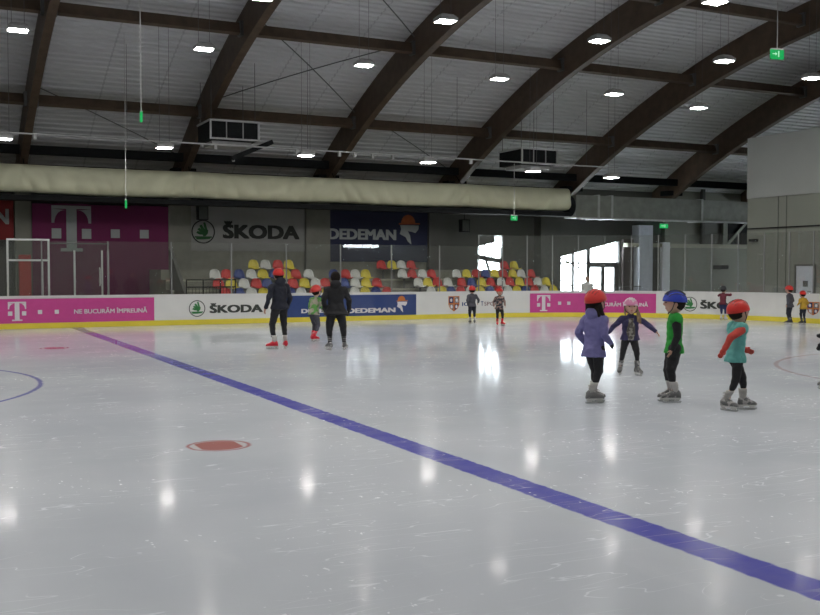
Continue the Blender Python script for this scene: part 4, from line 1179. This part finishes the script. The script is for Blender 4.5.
person('child in green sleeveless fleece and blue helmet standing in profile', (8.77, 9.91), 56, 1.45, lean=-2, head_yaw=4, feet=((-.04, .0, 0), (.035, .03, 4)),
       hands=((-.115, .03, -.285), (.12, .0, -.285)), top='green', sleeves='cloth_black', legs='trousers', voxel=V1, coat=.035, hair='short', hat=('helmet_blue', 'bike'), hem=.93, wide=.92, loose=1.08)
person('child in teal vest with salmon red sleeves and red helmet skating right', (8.94, 9.0), -122, 1.37, lean=3, twist=14, head_yaw=6, head_pitch=-4, drop=.01,
       feet=((-.05, .10, 0), (.05, -.09, -40)), hands=((-.13, .15, -.2), (.14, -.19, -.20)), top='teal', sleeves='salmon', legs='trousers', voxel=V1, coat=.04, hair='short', glove='salmon', hem=.92,
       loose=.9, elbow=-.9)
V2 = .014
person('adult in dark navy jacket and red helmet with red skates, seen from behind', (7.09, 20.54), 12, 1.80, 'adult', lean=3, head_yaw=-8, feet=((-.08, .02, 55), (.085, .0, -22)),
       hands=((-.185, .06, -.27), (.155, .05, -.27)), top='cloth_navy', legs='trousers', voxel=V2, coat=.02, hair='short', wide=1.02, hood=True, skates=('boot_red', 'boot_light'), loose=.95)
person('adult in black jacket with bare dark head, legs apart, seen from behind', (8.08, 19.74), -16, 1.72, 'adult', lean=5, feet=((-.085, .0, 22), (.115, .0, -22)), drop=.02,
       hands=((-.15, .03, -.26), (.19, .05, -.26)), top='cloth_black', legs='trousers', voxel=V2, coat=.06, hair='short', hat=None, wide=1.08, hem=1.28, hood=True, skates=('boot_grey', 'boot_black'), loose=1.1, glove='cloth_black')
person('small child in green and white top with red helmet beside the adult in black', (8.62, 22.45), -60, 1.38, lean=12, head_pitch=-8, feet=((-.06, .05, 5), (.05, -.05, -10)), bend=.05,
       hands=((-.13, .14, -.22), (.15, .14, -.22)), top='greenpat', legs='greyjk', voxel=V2, coat=.02, hair='short', wide=1.0, skates=('boot_red', 'boot_red'))
person('distant child in dark jacket and red helmet beside the quartered shield on the boards', (15.94, 27.45), -25, 1.24, lean=3, feet=((-.06, 0, 10), (.07, 0, -10)), hands=((-.13, .0, -.27), (.19, .10, -.2)),
       top='greyjk', legs='cloth_navy', voxel=V2, coat=.03, hair='short', skates=('boot_grey', 'boot_light'))
person('distant child in multicoloured jacket with red helmet and red skates', (16.25, 26.3), 165, 1.19, lean=2, feet=((-.09, .02, 25), (.06, 0, -15)), hands=((-.16, .08, -.23), (.18, .03, -.25)),
       top='pat', legs='trousers', voxel=V2, coat=.05, hair='short', skates=('boot_red', 'boot_red'))
person('small distant child in maroon jacket and blue trousers with one arm raised to the boards', (24.92, 25.72), -70, 1.20, lean=4, feet=((-.05, 0, 10), (.06, .05, -8)), hands=((-.12, .20, .02), (.14, .25, .04)),
       top='maroon', legs='jeans', voxel=V2, coat=.03, hair='short', hat=('helmet_black', 'round'), skates=('boot_white', 'boot_white'))
person('small distant child in dark grey jacket and red helmet by the right boards', (24.98, 22.85), 20, 1.25, lean=3, feet=((-.06, 0, 20), (.07, 0, -20)), hands=((-.15, .02, -.26), (.16, .04, -.26)),
       top='greyjk', legs='cloth_navy', voxel=V2, coat=.05, hair='short', skates=('boot_black', 'boot_black'), wide=1.15)
person('small distant child in ochre yellow jacket and orange-red helmet by the right boards', (25.3, 22.6), -10, 1.09, lean=4, feet=((-.06, 0, 10), (.06, 0, -10)), hands=((-.18, .06, -.18), (.16, .10, -.2)),
       top='yellowjk', legs='cloth_navy', voxel=V2, coat=.04, hair='short', skates=('boot_black', 'boot_black'), wide=1.1)
person('skater in dark clothes mostly outside the right picture edge with arm reaching in', (11.93, 9.9), 70, 1.40, lean=12, drop=.05, feet=((-.06, -.12, 0), (.05, .17, 0)), hands=((-.15, .28, -.06), (.20, .16, -.22)), bend=.03,
       top='cloth_black', legs='trousers', voxel=.011, glove='cloth_black', coat=.02, hair='short', skates=('boot_grey', 'boot_light'))
person('spectator in white jacket standing behind the corner glass left of the entrance doors', (24.75, 33.2), 140, 1.50, 'adult', lean=3, hands=((-.12, .10, -.22), (.14, .05, -.27)),
       top='whitepaint', legs='trousers', voxel=.018, coat=.04, hair='short', hat=None, skates=('boot_black', 'boot_black'), wide=1.15)


# ------------------------------------------------------------------ camera, world
cam = bpy.data.cameras.new('camera'); co = bpy.data.objects.new('camera', cam); COL.objects.link(co)
cam.sensor_width = 36; cam.lens = 990 / 820 * 36; cam.clip_end = 200
co.location = (0, 0, 1.7)
yaw = R(26.549); pit = R(2.111)
fwd = Vector((math.sin(yaw) * math.cos(pit), math.cos(yaw) * math.cos(pit), -math.sin(pit)))
co.rotation_euler = fwd.to_track_quat('-Z', 'Y').to_euler()
SC.camera = co
w = bpy.data.worlds.new('world'); SC.world = w; w.use_nodes = True
bg = w.node_tree.nodes['Background']; bg.inputs[0].default_value = (.90, .95, 1.0, 1); bg.inputs[1].default_value = 22.0
SC.view_settings.view_transform = 'Standard'; SC.view_settings.look = 'None'
SC.view_settings.exposure = 0.15; SC.view_settings.gamma = 1.0; SC.view_settings.use_curve_mapping = False
